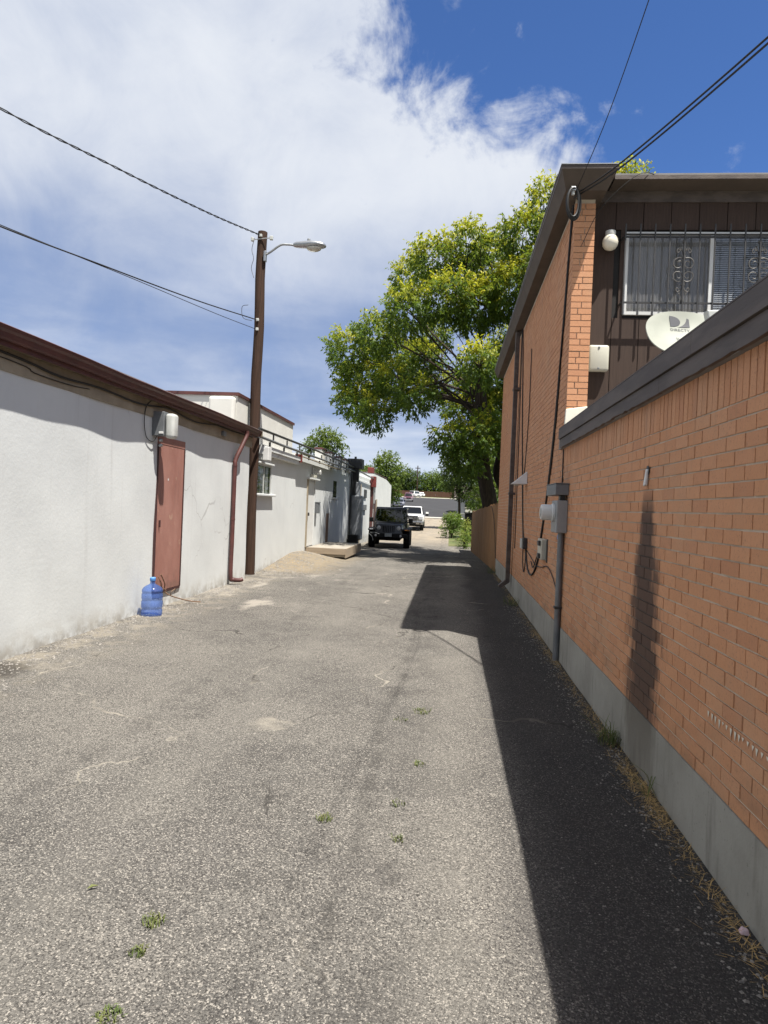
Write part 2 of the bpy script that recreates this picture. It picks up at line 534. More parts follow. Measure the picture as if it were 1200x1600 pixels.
glass_mat('car_glass', (.20, .23, .25), .07)
jug_mat()


def paint(name, c, coat=.6, rough=.3):
    m, g, p, o = newmat(name)
    n = g.noise(g.pos(), 2.5, 5, .6)
    g.put(p.inputs['Base Color'], g.mix(g.ss(n, .35, .7), c, tuple(min(1, x * .85 + .012) for x in c)))
    p.inputs['Roughness'].default_value = rough
    p.inputs['Coat Weight'].default_value = coat
    p.inputs['Coat Roughness'].default_value = .05


paint('paint_black', (.006, .007, .011), .35)
paint('paint_white', (.72, .72, .71))
paint('paint_purple', (.16, .055, .085))
paint('paint_slate', (.10, .11, .15))
paint('lens_glass', (.48, .46, .40), .8, .15)


# ---------------------------------------------------------------- mesh helpers
ORG = {}     # object -> world origin of its local space


def tag(o, label=None, cat=None, group=None, kind=None):
    if label:
        o['label'] = label
    if cat:
        o['category'] = cat
    if group:
        o['group'] = group
    if kind:
        o['kind'] = kind
    return o


def thing(name, label, cat, loc=(0, 0, 0), group=None):
    o = bpy.data.objects.new(name, None)
    o.empty_display_size = .1
    COL.objects.link(o)
    o.location = loc
    ORG[o] = Vector(loc)
    return tag(o, label, cat, group)


class MB:
    def __init__(self):
        self.v = []
        self.f = []

    def add(self, vs, fs):
        b = len(self.v)
        self.v.extend([tuple(p) for p in vs])
        self.f.extend([tuple(i + b for i in q) for q in fs])
        return self

    def box(self, x0, x1, y0, y1, z0, z1):
        return self.add([(x0, y0, z0), (x1, y0, z0), (x1, y1, z0), (x0, y1, z0), (x0, y0, z1), (x1, y0, z1), (x1, y1, z1), (x0, y1, z1)],
                        [(0, 3, 2, 1), (4, 5, 6, 7), (0, 1, 5, 4), (1, 2, 6, 5), (2, 3, 7, 6), (3, 0, 4, 7)])

    def hexa(self, p):
        return self.add(p, [(0, 3, 2, 1), (4, 5, 6, 7), (0, 1, 5, 4), (1, 2, 6, 5), (2, 3, 7, 6), (3, 0, 4, 7)])

    def rbox(self, x0, x1, y0, y1, z0, z1, r=.02, seg=2):
        bm = bmesh.new()
        bmesh.ops.create_cube(bm, size=1)
        for v in bm.verts:
            v.co = Vector(((x0 + x1) / 2 + v.co.x * (x1 - x0), (y0 + y1) / 2 + v.co.y * (y1 - y0), (z0 + z1) / 2 + v.co.z * (z1 - z0)))
        bmesh.ops.bevel(bm, geom=list(bm.edges), offset=r, segments=seg, profile=.5, affect='EDGES')
        return self.frombm(bm)

    def rhexa(self, p, r=.02, seg=2):
        bm = bmesh.new()
        vs = [bm.verts.new(q) for q in p]
        for q in [(0, 3, 2, 1), (4, 5, 6, 7), (0, 1, 5, 4), (1, 2, 6, 5), (2, 3, 7, 6), (3, 0, 4, 7)]:
            bm.faces.new([vs[i] for i in q])
        bmesh.ops.bevel(bm, geom=list(bm.edges), offset=r, segments=seg, profile=.5, affect='EDGES')
        return self.frombm(bm)

    def frombm(self, bm):
        bm.verts.index_update()
        vs = [v.co[:] for v in bm.verts]
        fs = [[v.index for v in f.verts] for f in bm.faces]
        bm.free()
        return self.add(vs, fs)

    def tube(self, pts, r, n=6, caps=True):
        pts = [Vector(p) for p in pts]
        m = len(pts)
        rs = r if isinstance(r, (list, tuple)) else [r] * m
        t0 = (pts[1] - pts[0]).normalized()
        ref = Vector((0, 0, 1)) if abs(t0.z) < .9 else Vector((1, 0, 0))
        a = t0.cross(ref).normalized()
        vs = []
        for i, p in enumerate(pts):
            t = (pts[min(i + 1, m - 1)] - pts[max(i - 1, 0)]).normalized()
            a = (a - t * a.dot(t)).normalized()
            b = t.cross(a)
            for k in range(n):
                an = 2 * math.pi * k / n
                vs.append(p + a * (math.cos(an) * rs[i]) + b * (math.sin(an) * rs[i]))
        fs = []
        for i in range(m - 1):
            for k in range(n):
                k2 = (k + 1) % n
                fs.append((i * n + k, i * n + k2, (i + 1) * n + k2, (i + 1) * n + k))
        if caps:
            fs.append(tuple(range(n - 1, -1, -1)))
            fs.append(tuple((m - 1) * n + k for k in range(n)))
        return self.add(vs, fs)

    def lathe(self, c, prof, n=24, axis='z'):
        """prof: list of (radius, height along the axis)"""
        c = Vector(c)
        vs = []
        for r, h in prof:
            for k in range(n):
                a = 2 * math.pi * k / n
                x, y = r * math.cos(a), r * math.sin(a)
                q = (x, y, h) if axis == 'z' else (h, x, y) if axis == 'x' else (y, h, x)
                vs.append(c + Vector(q))
        fs = []
        m = len(prof)
        for i in range(m - 1):
            for k in range(n):
                k2 = (k + 1) % n
                fs.append((i * n + k, i * n + k2, (i + 1) * n + k2, (i + 1) * n + k))
        if prof[0][0] > 1e-5:
            fs.append(tuple(range(n - 1, -1, -1)))
        if prof[-1][0] > 1e-5:
            fs.append(tuple((m - 1) * n + k for k in range(n)))
        return self.add(vs, fs)

    def prism_y(self, poly, y0, y1):
        """polygon in x,z pulled along y"""
        n = len(poly)
        vs = [(x, y0, z) for x, z in poly] + [(x, y1, z) for x, z in poly]
        fs = [(i, (i + 1) % n, n + (i + 1) % n, n + i) for i in range(n)]
        fs += [tuple(range(n - 1, -1, -1)), tuple(range(n, 2 * n))]
        return self.add(vs, fs)

    def prism_x(self, poly, x0, x1):
        n = len(poly)
        vs = [(x0, y, z) for y, z in poly] + [(x1, y, z) for y, z in poly]
        fs = [(i, (i + 1) % n, n + (i + 1) % n, n + i) for i in range(n)]
        fs += [tuple(range(n - 1, -1, -1)), tuple(range(n, 2 * n))]
        return self.add(vs, fs)

    def build(self, name, mat, parent=None, smooth=False, label=None, cat=None, group=None, kind=None):
        org = ORG.get(parent, Vector((0, 0, 0))) if parent else Vector((0, 0, 0))
        me = bpy.data.meshes.new(name)
        vs = self.v if org.length == 0 else [(p[0] - org.x, p[1] - org.y, p[2] - org.z) for p in self.v]
        me.from_pydata(vs, [], self.f)
        bm = bmesh.new()
        bm.from_mesh(me)
        bmesh.ops.recalc_face_normals(bm, faces=bm.faces)
        bm.to_mesh(me)
        bm.free()
        me.materials.append(MAT[mat])
        if smooth:
            me.polygons.foreach_set('use_smooth', [True] * len(me.polygons))
            try:
                me.set_sharp_from_angle(angle=math.radians(38))
            except Exception:
                pass
        o = bpy.data.objects.new(name, me)
        COL.objects.link(o)
        if parent:
            o.parent = parent
        ORG[o] = org
        return tag(o, label, cat, group, kind)


def B(*a):
    return MB().box(*a)


def R(*a, **k):
    return MB().rbox(*a, **k)


def T(pts, r, n=6):
    return MB().tube(pts, r, n)


def spline(pts, k=6):
    """smooth curve through the points"""
    P = [Vector(p) for p in pts]
    P = [P[0] * 2 - P[1]] + P + [P[-1] * 2 - P[-2]]
    out = []
    for i in range(1, len(P) - 2):
        for j in range(k):
            t = j / k
            a, b, c, d = P[i - 1], P[i], P[i + 1], P[i + 2]
            out.append(.5 * ((2 * b) + (c - a) * t + (2 * a - 5 * b + 4 * c - d) * t * t + (3 * b - a - 3 * c + d) * t ** 3))
    out.append(P[-2])
    return out


def copy_tree(o, parent=None):
    c = o.copy()
    COL.objects.link(c)
    c.parent = parent
    for ch in list(o.children):
        copy_tree(ch, c)
    return c


# ---------------------------------------------------------------- the ground
PY = [-60, 16, 20, 30, 53, 66, 80, 106, 135, 175, 235, 300, 700, 1600]
PZ = [0, 0, -.06, -.28, -.25, .08, .60, 1.56, 2.70, 4.10, 5.45, 6.6, 9, 12]


def gz(x, y):
    z = np.interp(y, PY, PZ)
    hp = np.clip(1 - np.abs((np.asarray(y) - 18.4) / 3.9), 0, 1) * np.clip((-2.7 - np.asarray(x)) / 1.4, 0, 1)
    return z + .26 * hp * hp * (3 - 2 * hp)


def sheet(name, mat, xs, ys, off, zf=None, kind='structure', jit=0.0, edge=None):
    xs = np.array(xs, float)
    ys = np.array(ys, float)
    GX, GY = np.meshgrid(xs, ys)
    if edge is not None:
        GX = edge(GX, GY)
    GZ = gz(GX, GY) + off
    if zf is not None:
        GZ = GZ + zf(GX, GY)
    nx, ny = len(xs), len(ys)
    vs = np.stack([GX, GY, GZ], -1).reshape(-1, 3)
    fs = [(j * nx + i, j * nx + i + 1, (j + 1) * nx + i + 1, (j + 1) * nx + i) for j in range(ny - 1) for i in range(nx - 1)]
    me = bpy.data.meshes.new(name)
    me.from_pydata(vs.tolist(), [], fs)
    me.materials.append(MAT[mat])
    me.polygons.foreach_set('use_smooth', [True] * len(me.polygons))
    o = bpy.data.objects.new(name, me)
    COL.objects.link(o)
    ORG[o] = Vector((0, 0, 0))
    return tag(o, kind=kind)


def rough_z(GX, GY):
    return .006 * np.sin(GX * 3.1 + np.sin(GY * 1.7)) * np.sin(GY * 2.3 + 1.3 * np.sin(GX * 1.1)) + .004 * np.sin(GX * 7.7 + GY * 5.1)


ys_all = np.concatenate([np.arange(-60, 100, 4), np.arange(100, 320, 10), np.arange(320, 1600, 80)])
sheet('ground', 'lawn', np.concatenate([np.linspace(-900, -40, 12), np.linspace(-38, 40, 20), np.linspace(50, 900, 12)]), ys_all, -.05, lambda X, Y: np.where((X > -9) & (X < 3) & (Y < 74), -.35, 0.0))
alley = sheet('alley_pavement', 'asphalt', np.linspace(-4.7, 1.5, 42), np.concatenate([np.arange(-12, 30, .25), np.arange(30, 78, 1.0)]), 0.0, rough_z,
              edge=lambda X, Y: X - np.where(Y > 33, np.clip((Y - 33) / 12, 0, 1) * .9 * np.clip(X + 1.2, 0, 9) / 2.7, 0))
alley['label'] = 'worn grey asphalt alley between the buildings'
# the cross street that climbs away behind the alley
sheet('street', 'street_asphalt', np.linspace(-13, 5.5, 14), np.arange(78, 182, 4), .006,
      edge=lambda X, Y: X - np.clip((Y - 100) / 80, 0, 1) * 4)
sheet('street_kerb', 'pale_kerb', [-16, -8, 0, 6], [76.0, 77.9, 78.4], .05)
sheet('pavement', 'pale_kerb', [-30, -17, -9, 0, 14], [182, 190, 200], .03)
sheet('pavement_side', 'pale_kerb', [-15.5, -14.2], np.arange(84, 182, 6), .10)


# ---------------------------------------------------------------- brick building
CO = .0692      # course height
BL = .199      # brick length with joint
JT = .0088
brick_b = thing('brick_building', 'orange brick building with a low extension and brown sided upper storey', 'building', (1.23, 7.65, 0))


def joined_bricks(name, rows, parent, kind='stuff'):
    """rows: (x_front, y0, y1, z0, z1, depth) boxes facing the alley, as one mesh"""
    r = np.array(rows)
    k = len(r)
    jx = rng.uniform(-.002, .002, k)
    xf, y0, y1, z0, z1, dp = r.T
    xf = xf + jx
    xb = xf + dp
    v = np.stack([np.stack([xf, y0, z0], -1), np.stack([xf, y1, z0], -1), np.stack([xf, y1, z1], -1), np.stack([xf, y0, z1], -1),
                  np.stack([xb, y0, z0], -1), np.stack([xb, y1, z0], -1), np.stack([xb, y1, z1], -1), np.stack([xb, y0, z1], -1)], 1).reshape(-1, 3)
    v = v - np.array(ORG[parent])
    q = np.array([[0, 3, 2, 1], [0, 1, 5, 4], [1, 2, 6, 5], [2, 3, 7, 6], [3, 0, 4, 7]])
    fs = (q[None] + 8 * np.arange(k)[:, None, None]).reshape(-1, 4)
    me = bpy.data.meshes.new(name)
    me.from_pydata(v.tolist(), [], fs.tolist())
    me.materials.append(MAT['brick'])
    o = bpy.data.objects.new(name, me)
    COL.objects.link(o)
    o.parent = parent
    ORG[o] = ORG[parent]
    return tag(o, kind=kind)


XW = 1.23
Z0 = .36
lw = B(XW + .006, 1.45, -7, 7.64, Z0, 2.30).build('low_wall', 'mortar', brick_b)
B(XW - .006, 1.46, -7, 17.66, -.4, Z0).build('foundation', 'foundation_concrete', brick_b)
bm_brick = B(0, .024, 0, BL - JT, 0, CO - JT)
bme = bpy.data.meshes.new('brick')
bme.from_pydata(bm_brick.v, [], bm_brick.f)
bme.materials.append(MAT['brick'])
rest = []
nrow = 25
for j in range(nrow):
    z = Z0 + .006 + j * CO
    off = (j % 2) * BL / 2 + random.uniform(-.006, .006)
    for i in range(37):
        y = .42 + i * BL + off
        y2 = min(y + BL - JT, 7.64)
        if y2 - y < .03:
            continue
        if 2.5 <= y < 2.5 + 12 * BL and y2 - y > BL - JT - .001:
            o = bpy.data.objects.new('brick', bme)
            COL.objects.link(o)
            o.parent = lw
            o.location = Vector((XW + random.uniform(-.002, .002), y + random.uniform(-.0015, .0015), z + random.uniform(-.001, .001))) - ORG[lw]
            o.rotation_euler = (random.uniform(-.004, .004), 0, random.uniform(-.006, .006))
        else:
            rest.append((XW, y, y2, z, z + CO - JT, .024))
# upright bricks under the roof edge
zt = Z0 + .006 + nrow * CO
y = .42
while y < 7.6:
    rest.append((XW, y, y + .0577, zt, 2.299, .024))
    y += .0677
joined_bricks('brickwork', rest, lw)

tw = B(XW + .006, 1.44, 7.665, 17.65, Z0, 5.02).build('tall_wall', 'mortar', brick_b)
rest = []
for j in range(68):
    z = Z0 + .006 + j * .0678
    off = (j % 2) * BL / 2
    for i in range(-1, 52):
        y = max(7.66 + i * BL + off, 7.66)
        y2 = min(7.66 + i * BL + off + BL - JT, 17.65)
        if y2 - y > .03:
            rest.append((XW, y, y2, z, z + .0678 - JT, .024))
joined_bricks('brickwork', rest, tw)
# brick end of the tall wall that faces the camera
pier = B(XW + .004, 1.446, 7.659, 7.668, 2.3, 5.04).build('pier', 'mortar', brick_b)
for j in range(36):
    z = 2.56 + j * .0678
    cuts = [(XW, 1.338), (1.348, 1.45)] if j % 2 else [(XW, 1.45)] if j % 4 == 0 else [(XW, 1.30), (1.31, 1.45)]
    for a, b in cuts:
        me = bpy.data.meshes.new('brick')
        q = B(0, b - a, 0, .02, 0, .0678 - JT)
        me.from_pydata(q.v, [], q.f)
        me.materials.append(MAT['brick'])
        o = bpy.data.objects.new('brick', me)
        COL.objects.link(o)
        o.parent = pier
        o.location = Vector((a, 7.645 + random.uniform(-.002, .002), z)) - ORG[pier]
# pale sealed corner where the low roof meets the pier
MB().rhexa([(1.205, 7.60, 2.40), (1.456, 7.60, 2.40), (1.456, 7.66, 2.40), (1.205, 7.66, 2.40), (1.222, 7.625, 2.73), (1.452, 7.62, 2.765), (1.452, 7.66, 2.765), (1.222, 7.66, 2.73)], .008).build(
    'sealant_patch', 'pale_sealant', brick_b, label='pale cream sealed patch at the foot of the brick pier')
# low flat roof and its two brown edge boards
B(1.20, 8.5, -7, 7.86, 2.30, 2.42).build('low_roof', 'roof_flat', brick_b)
for a, b in [(-7, -1.0), (-.997, 2.05), (2.053, 3.52), (3.523, 5.6), (5.603, 7.66)]:
    B(1.16, 1.199, a, b, 2.395, 2.505).build('edge_board_upper', 'brown_trim', brick_b)
for a, b in [(-7, .6), (.603, 4.08), (4.083, 7.655)]:
    top, low_ = [(a, 2.392), (b, 2.392)], []
    yy = b
    while yy > a:
        low_.append((yy, 2.297 + (random.uniform(0, .012) if random.random() < .35 else random.uniform(0, .003))))
        yy -= random.uniform(.02, .11)
    low_.append((a, 2.298))
    MB().prism_x(top + low_, 1.176, 1.199).build('edge_board_lower', 'brown_trim', brick_b)
B(1.158, 1.30, -7, 7.662, 2.506, 2.514).build('edge_flashing', 'brown_trim', brick_b)
# upper storey: brown boards facing the camera
B(1.452, 8.5, 7.872, 8.1, 2.42, 5.2).build('upper_wall', 'room_dark', brick_b)
bx = 1.453
while bx < 6.4:
    w = .30 if bx > 1.5 else .268
    x1 = bx + w - .008
    # boards stop above and below the window
    if x1 < 1.80 or bx > 3.74:
        B(bx, x1, 7.85, 7.871, 2.42, 5.15).build('siding_board', 'siding', brick_b)
    else:
        for za, zb in [(2.42, 3.80), (4.79, 5.15)]:
            B(bx, x1, 7.85, 7.871, za, zb).build('siding_board', 'siding', brick_b)
    bx += w
B(1.78, 1.829, 7.852, 7.871, 3.80, 4.79).build('siding_board', 'siding', brick_b)
B(1.452, 7.5, 7.83, 7.849, 5.09, 5.211).build('frieze_board', 'brown_trim', brick_b)
# main eave and the longer overhang above the alley wall
B(1.62, 8.5, 7.56, 18.0, 5.212, 5.226).build('eave_soffit', 'brown_soffit', brick_b)
B(1.62, 8.5, 7.54, 7.559, 5.208, 5.25).build('eave_fascia', 'brown_trim', brick_b)
MB().hexa([(1.09, 7.44, 5.04), (1.52, 7.44, 5.04), (1.52, 17.9, 5.04), (1.09, 17.9, 5.04), (1.024, 7.305, 5.205), (1.598, 7.305, 5.205), (1.598, 18.0, 5.205), (1.024, 18.0, 5.205)]).build('overhang', 'brown_soffit', brick_b)
B(1.02, 1.602, 7.30, 18.02, 5.206, 5.246).build('overhang_edge', 'brown_trim', brick_b)
B(1.01, 8.5, 7.565, 18.05, 5.252, 5.28).build('roof', 'roof_flat', brick_b)
B(1.012, 1.61, 7.29, 7.56, 5.247, 5.256).build('roof_edge', 'galvanised', brick_b)
B(1.06, 8.4, 17.45, 17.64, Z0, 5.03).build('rear_wall', 'siding', brick_b) if False else None
B(1.445, 8.4, 17.45, 17.65, 0, 5.03).build('rear_wall', 'tan_band', brick_b)
# window with white frame
wx0, wx1, wz0, wz1 = 1.831, 3.70, 3.836, 4.760
win = B(wx0, wx1, 7.835, 7.87, wz1 - .035, wz1).add(*(lambda m: (m.v, m.f))(MB().box(wx0, wx1, 7.835, 7.87, wz0, wz0 + .035).box(wx0, wx0 + .035, 7.835, 7.87, wz0 + .035, wz1 - .035).box(wx1 - .035, wx1, 7.835, 7.87, wz0 + .035, wz1 - .035))).build('window', 'white_paint', brick_b)
B(2.742, 2.786, 7.83, 7.868, wz0 + .036, wz1 - .036).build('mullion', 'white_paint', win)
B(wx0 + .036, 2.741, 7.856, 7.860, wz0 + .036, wz1 - .036).build('pane', 'window_glass', win)
B(2.787, wx1 - .036, 7.848, 7.852, wz0 + .036, wz1 - .036).build('pane', 'window_glass', win)
mb = MB()
for i in range(46):      # pleated curtain
    x = wx0 + .036 + i * (2.741 - wx0 - .036) / 46
    w = (2.741 - wx0 - .036) / 46
    ya = 7.868 - (.0 if i % 2 else .006)
    yb = 7.868 - (.006 if i % 2 else .0)
    mb.add([(x, ya, wz0 + .04), (x + w, yb, wz0 + .04), (x + w, yb, wz1 - .04), (x, ya, wz1 - .04)], [(0, 1, 2, 3)])
mb.build('curtain', 'curtain', win)
mb = MB()
z = wz0 + .05
while z < wz1 - .05:
    mb.add([(2.79, 7.857, z), (wx1 - .04, 7.857, z), (wx1 - .04, 7.868, z + .017), (2.79, 7.868, z + .017)], [(0, 1, 2, 3)])
    z += .021
mb.build('blind', 'blind_slat', win, kind='stuff')
# wrought iron window guard
gy = 7.72
grl = T([(1.79, gy + .012, 4.69), (3.74, gy + .012, 4.69)], .010, 4).build('window_guard', 'dark_metal', brick_b, label='black wrought iron guard with scrolls over the window')
for z in (4.655, 3.93):
    B(1.79, 3.74, gy + .004, gy + .022, z, z + .018).build('rail', 'dark_metal', grl)
for i in range(13):
    x = 1.80 + i * .158
    B(x - .007, x + .007, gy - .010, gy + .003, 3.80, 4.80).build('bar', 'dark_metal', grl)
for x in (1.79, 3.74):
    for z in (4.66, 3.935):
        B(x - .008, x + .008, gy + .0225, 7.85, z, z + .014).build('bracket', 'dark_metal', grl)


def arc(cx, cz, r0, r1, a0, a1, n=14):
    out = []
    for i in range(n + 1):
        t = i / n
        a = math.radians(a0 + (a1 - a0) * t)
        r = r0 + (r1 - r0) * t
        out.append((cx + r * math.cos(a), gy + .012, cz + r * math.sin(a)))
    return out


def scrollwork(x):
    mb = MB()
    r = .0066
    for s in (1, -1):
        def m(p):
            return [(x + s * (q[0]), q[1], q[2]) for q in p]
        # pair of C-scrolls that make the lyre in the middle
        mb.tube(m(arc(.045, 4.375, .062, .060, 150, -40)), r, 5)
        mb.tube(m(arc(.050, 4.375, .058, .014, -40, -330, 18)), r * .8, 5)
        mb.tube(m(arc(.045, 4.235, .060, .062, 40, -150)), r, 5)
        mb.tube(m(arc(.050, 4.235, .055, .014, 40, 330, 18)), r * .8, 5)
        # fronds above and below
        for k, (h, w, sg) in enumerate([(4.46, .075, 1), (4.46, .05, 1), (4.135, .07, -1), (4.135, .045, -1)]):
            top = h + sg * (.075 + .025 * (k % 2))
            mb.tube(m(spline([(.004, gy + .012, h), (.018, gy + .012, h + sg * .05), (w * .7, gy + .012, top), (w, gy + .012, top - sg * .02), (w * .85, gy + .012, top - sg * .045), (w * .62, gy + .012, top - sg * .03)], 4)), r * .8, 5)
    mb.tube([(x, gy + .012, 3.96), (x, gy + .012, 4.62)], r, 5)
    for z in (4.44, 4.145, 3.965, 4.61):
        mb.box(x - .018, x + .018, gy + .0005, gy + .024, z - .011, z + .011)
    mb.build('scrollwork', 'iron_scroll_lit', grl, kind='stuff')


scrollwork(1.80 + 4 * .158)
scrollwork(1.80 + 9 * .158)

# ---------------------------------------------------------------- things fixed to the brick building
o = thing('globe_lamp', 'round cream globe lamp on the brown boards beside the window', 'lamp', (1.64, 7.74, 4.6))
MB().lathe((1.64, 7.735, 4.60), [(.0, -.088), (.03, -.084), (.06, -.066), (.08, -.036), (.086, 0), (.08, .034), (.064, .062), (.05, .074)], 24).build('globe', 'globe_white', o, True)
MB().lathe((1.64, 7.735, 4.672), [(.052, 0), (.056, .012), (.056, .05), (.03, .062)], 20).build('cap', 'offwhite_plastic', o, True)
R(1.615, 1.665, 7.76, 7.849, 4.68, 4.73, r=.008).build('mount', 'cream_plastic', o)
o = thing('junction_cover', 'cream rounded utility box on the brown wall beside the brick pier', 'utility box', (1.58, 7.8, 3.33))
R(1.466, 1.690, 7.755, 7.846, 3.182, 3.475, r=.028, seg=3).build('cover', 'cream_plastic', o, True)
R(1.566, 1.586, 7.747, 7.757, 3.435, 3.455, r=.003).build('screw', 'grey_metal', o)
R(1.566, 1.586, 7.747, 7.757, 3.20, 3.22, r=.003).build('screw', 'grey_metal', o)
o = thing('wall_bracket', 'small rusty pipe bracket low on the brown boards', 'bracket', (1.98, 7.82, 2.95))
T([(1.96, 7.848, 3.0), (1.97, 7.80, 3.01), (2.06, 7.79, 3.03)], .011).build('arm', 'dark_metal', o)
R(1.935, 1.985, 7.832, 7.848, 2.965, 3.035, r=.004).build('plate', 'dark_metal', o)

# satellite dish standing on the low roof
DC = Vector((2.275, 7.0, 3.415))
dn = Vector((.16, -.86, .48)).normalized()
dxv = Vector((0, 0, 1)).cross(dn).normalized() * -1
dxv = dn.cross(Vector((0, 0, 1))).normalized() * -1 if dxv.x < 0 else dxv
if dxv.x < 0:
    dxv = -dxv
dxv = (dxv + Vector((0, 0, .02))).normalized()
dyv = dxv.cross(dn).normalized()
if dyv.z < 0:
    dyv = -dyv
DA, DB, DD = .425, .295, .055
dish = thing('satellite_dish', 'pale oval satellite dish on the low roof below the barred window', 'satellite dish', (2.26, 7.05, 2.42))


def dpt(a, b, lift=0.0):
    d = -DD * (1 - min(1, (a / DA) ** 2 + (b / DB) ** 2))
    return DC + dxv * a + dyv * b + dn * (d + lift)


mb = MB()
NR, NS = 8, 48
vs, fs = [], []
for side, lift in ((0, 0), (1, -.012)):
    vs.append(dpt(0, 0, lift))
    for i in range(1, NR + 1):
        t = i / NR
        for k in range(NS):
            a = 2 * math.pi * k / NS
            ca, sa = math.cos(a), math.sin(a)
            e = 2 / 2.35      # slightly squared oval
            vs.append(dpt(DA * t * math.copysign(abs(ca) ** e, ca), DB * t * math.copysign(abs(sa) ** e, sa), lift))
st = 1 + NR * NS
for s in (0, 1):
    b = s * st
    for k in range(NS):
        fs.append((b, b + 1 + k, b + 1 + (k + 1) % NS))
    for i in range(NR - 1):
        for k in range(NS):
            k2 = (k + 1) % NS
            fs.append((b + 1 + i * NS + k, b + 1 + (i + 1) * NS + k, b + 1 + (i + 1) * NS + k2, b + 1 + i * NS + k2))
for k in range(NS):
    k2 = (k + 1) % NS
    q = 1 + (NR - 1) * NS
    fs.append((q + k, q + k2, st + q + k2, st + q + k))
face = mb.add(vs, fs).build('reflector', 'dish_face', dish, True)


def dish_print(name, polys):
    mb = MB()
    for poly in polys:
        mb.add([dpt(a, b, .0035) for a, b in poly], [tuple(range(len(poly)))])
    return mb.build(name, 'dish_print', face)


# emblem: a half disc with a bite and a swoosh
ex, ey, eh = -.135, .120, .118
half = [(ex, ey), (ex, ey + eh)] + [(ex + .108 * math.sin(t), ey + eh / 2 + eh / 2 * math.cos(t)) for t in [math.pi * i / 14 for i in range(0, 15)]]
L1 = []
for i in range(15):
    t = math.pi * i / 14
    L1.append((ex + .112 * math.sin(t) ** .8, ey + eh / 2 + eh / 2 * math.cos(t)))
L1 = [p for p in L1]
dish_print('emblem', [L1])
sw = []
for i in range(13):
    t = i / 12
    sw.append((ex + .205, ey + eh * (1 - .0 * t) - eh * t))
outer = [(ex + .205, ey + eh)] + [(ex + .205, ey)] + [(ex + .06, ey)]
inner = [(ex + .06 + .125 * math.sin(t * 1.45), ey + (eh * .93) * (1 - math.cos(t * 1.5)) ** 1.0) for t in [i / 10 for i in range(0, 11)]]
strip = []
for i in range(10):
    a, b = inner[i], inner[i + 1]
    strip.append([a, (ex + .205, max(ey, a[1] - .012)) if i else (ex + .205, ey), (ex + .205, max(ey, b[1] - .012)), b])
dish_print('emblem', strip)


def dish_text(txt, x, y, size, name):
    cu = bpy.data.curves.new('lettering', 'FONT')
    cu.body = txt
    cu.size = size
    cu.space_character = 1.15
    to = bpy.data.objects.new('lettering', cu)
    COL.objects.link(to)
    bpy.context.view_layer.update()
    me = bpy.data.meshes.new_from_object(to.evaluated_get(bpy.context.evaluated_depsgraph_get()))
    bpy.data.objects.remove(to)
    org = ORG[face]
    for v in me.vertices:
        v.co = dpt(x + v.co.x, y + v.co.y, .004) - org
    me.materials.clear()
    me.materials.append(MAT['dish_print'])
    o = bpy.data.objects.new(name, me)
    COL.objects.link(o)
    o.parent = face
    ORG[o] = org


dish_text('DIRECTV', ex - .008, ey - .050, .046, 'lettering')
dish_text('SL', ex + .03, ey - .165, .045, 'lettering')
lp = Vector((2.36, 6.58, 3.46))
back = DC - dn * .10
T([DC - dn * .075 - dyv * .30, DC + dn * .12 - dyv * .26, lp - Vector((0, 0, .05))], .016, 6).build('feed_arm', 'grey_metal_light', dish)
MB().rhexa([lp + Vector(q) for q in [(-.045, -.03, -.055), (.035, -.03, -.055), (.035, .08, -.055), (-.045, .08, -.055), (-.07, -.03, .06), (.07, -.03, .06), (.07, .08, .06), (-.07, .08, .06)]], .012).build('receiver', 'offwhite_plastic', dish)
T([(2.26, 7.22, 2.42), (2.26, 7.22, 3.1), back], .024, 8).build('mast', 'grey_metal', dish)
R(2.14, 2.38, 7.1, 7.34, 2.42, 2.435, r=.004).build('foot_plate', 'grey_metal', dish)

# electric meter on the corner
o = thing('electric_meter', 'grey electric meter cabinet with round white meter on the brick corner', 'meter', (1.17, 7.4, 0))
bx_ = R(1.090, 1.229, 7.235, 7.90, 1.772, 1.888, r=.006).build('wireway', 'grey_metal', o)
R(1.086, 1.2295, 7.228, 7.91, 1.889, 1.897, r=.002).build('wireway_lid', 'grey_metal', bx_)
R(1.115, 1.229, 7.255, 7.62, 1.372, 1.716, r=.008).build('socket_box', 'grey_metal_light', o)
R(1.155, 1.21, 7.33, 7.44, 1.716, 1.772, r=.004).build('nipple', 'dark_metal', o)
MB().lathe((1.114, 7.45, 1.585), [(.098, 0), (.098, -.02), (.085, -.03), (.085, -.125), (.078, -.138), (.0, -.14)], 28, 'x').build('meter', 'white_paint', o, True)
MB().lathe((.972, 7.45, 1.585), [(.05, 0), (.05, -.004), (0, -.0045)], 20, 'x').build('meter_face', 'offwhite_plastic', o)
cnd = T([(1.192, 7.40, 1.372), (1.192, 7.40, -.02)], .034, 12).build('conduit', 'grey_metal', o, True)
R(1.15, 1.229, 7.36, 7.44, .56, .585, r=.004).build('strap', 'dark_metal', cnd)
R(1.165, 1.2295, 7.34, 7.37, 1.385, 1.40, r=.003).build('red_seal', 'red_paint', o)
o = thing('blue_tag', 'small blue tag hanging below the electric meter', 'tag', (1.22, 7.83, 1.3))
R(1.221, 1.2285, 7.80, 7.84, 1.285, 1.335, r=.001).build('card', 'cap_blue', o)
o = thing('telephone_box', 'open weathered cream telephone terminal box among the wall cables', 'utility box', (1.2, 8.9, 1.0))
R(1.16, 1.229, 8.66, 9.02, .985, 1.245, r=.01).build('case', 'cream_plastic', o)
for z in (1.19, 1.03):
    R(1.13, 1.17, 8.72, 8.86, z - .03, z + .03, r=.006).build('connector', 'dark_metal', o)
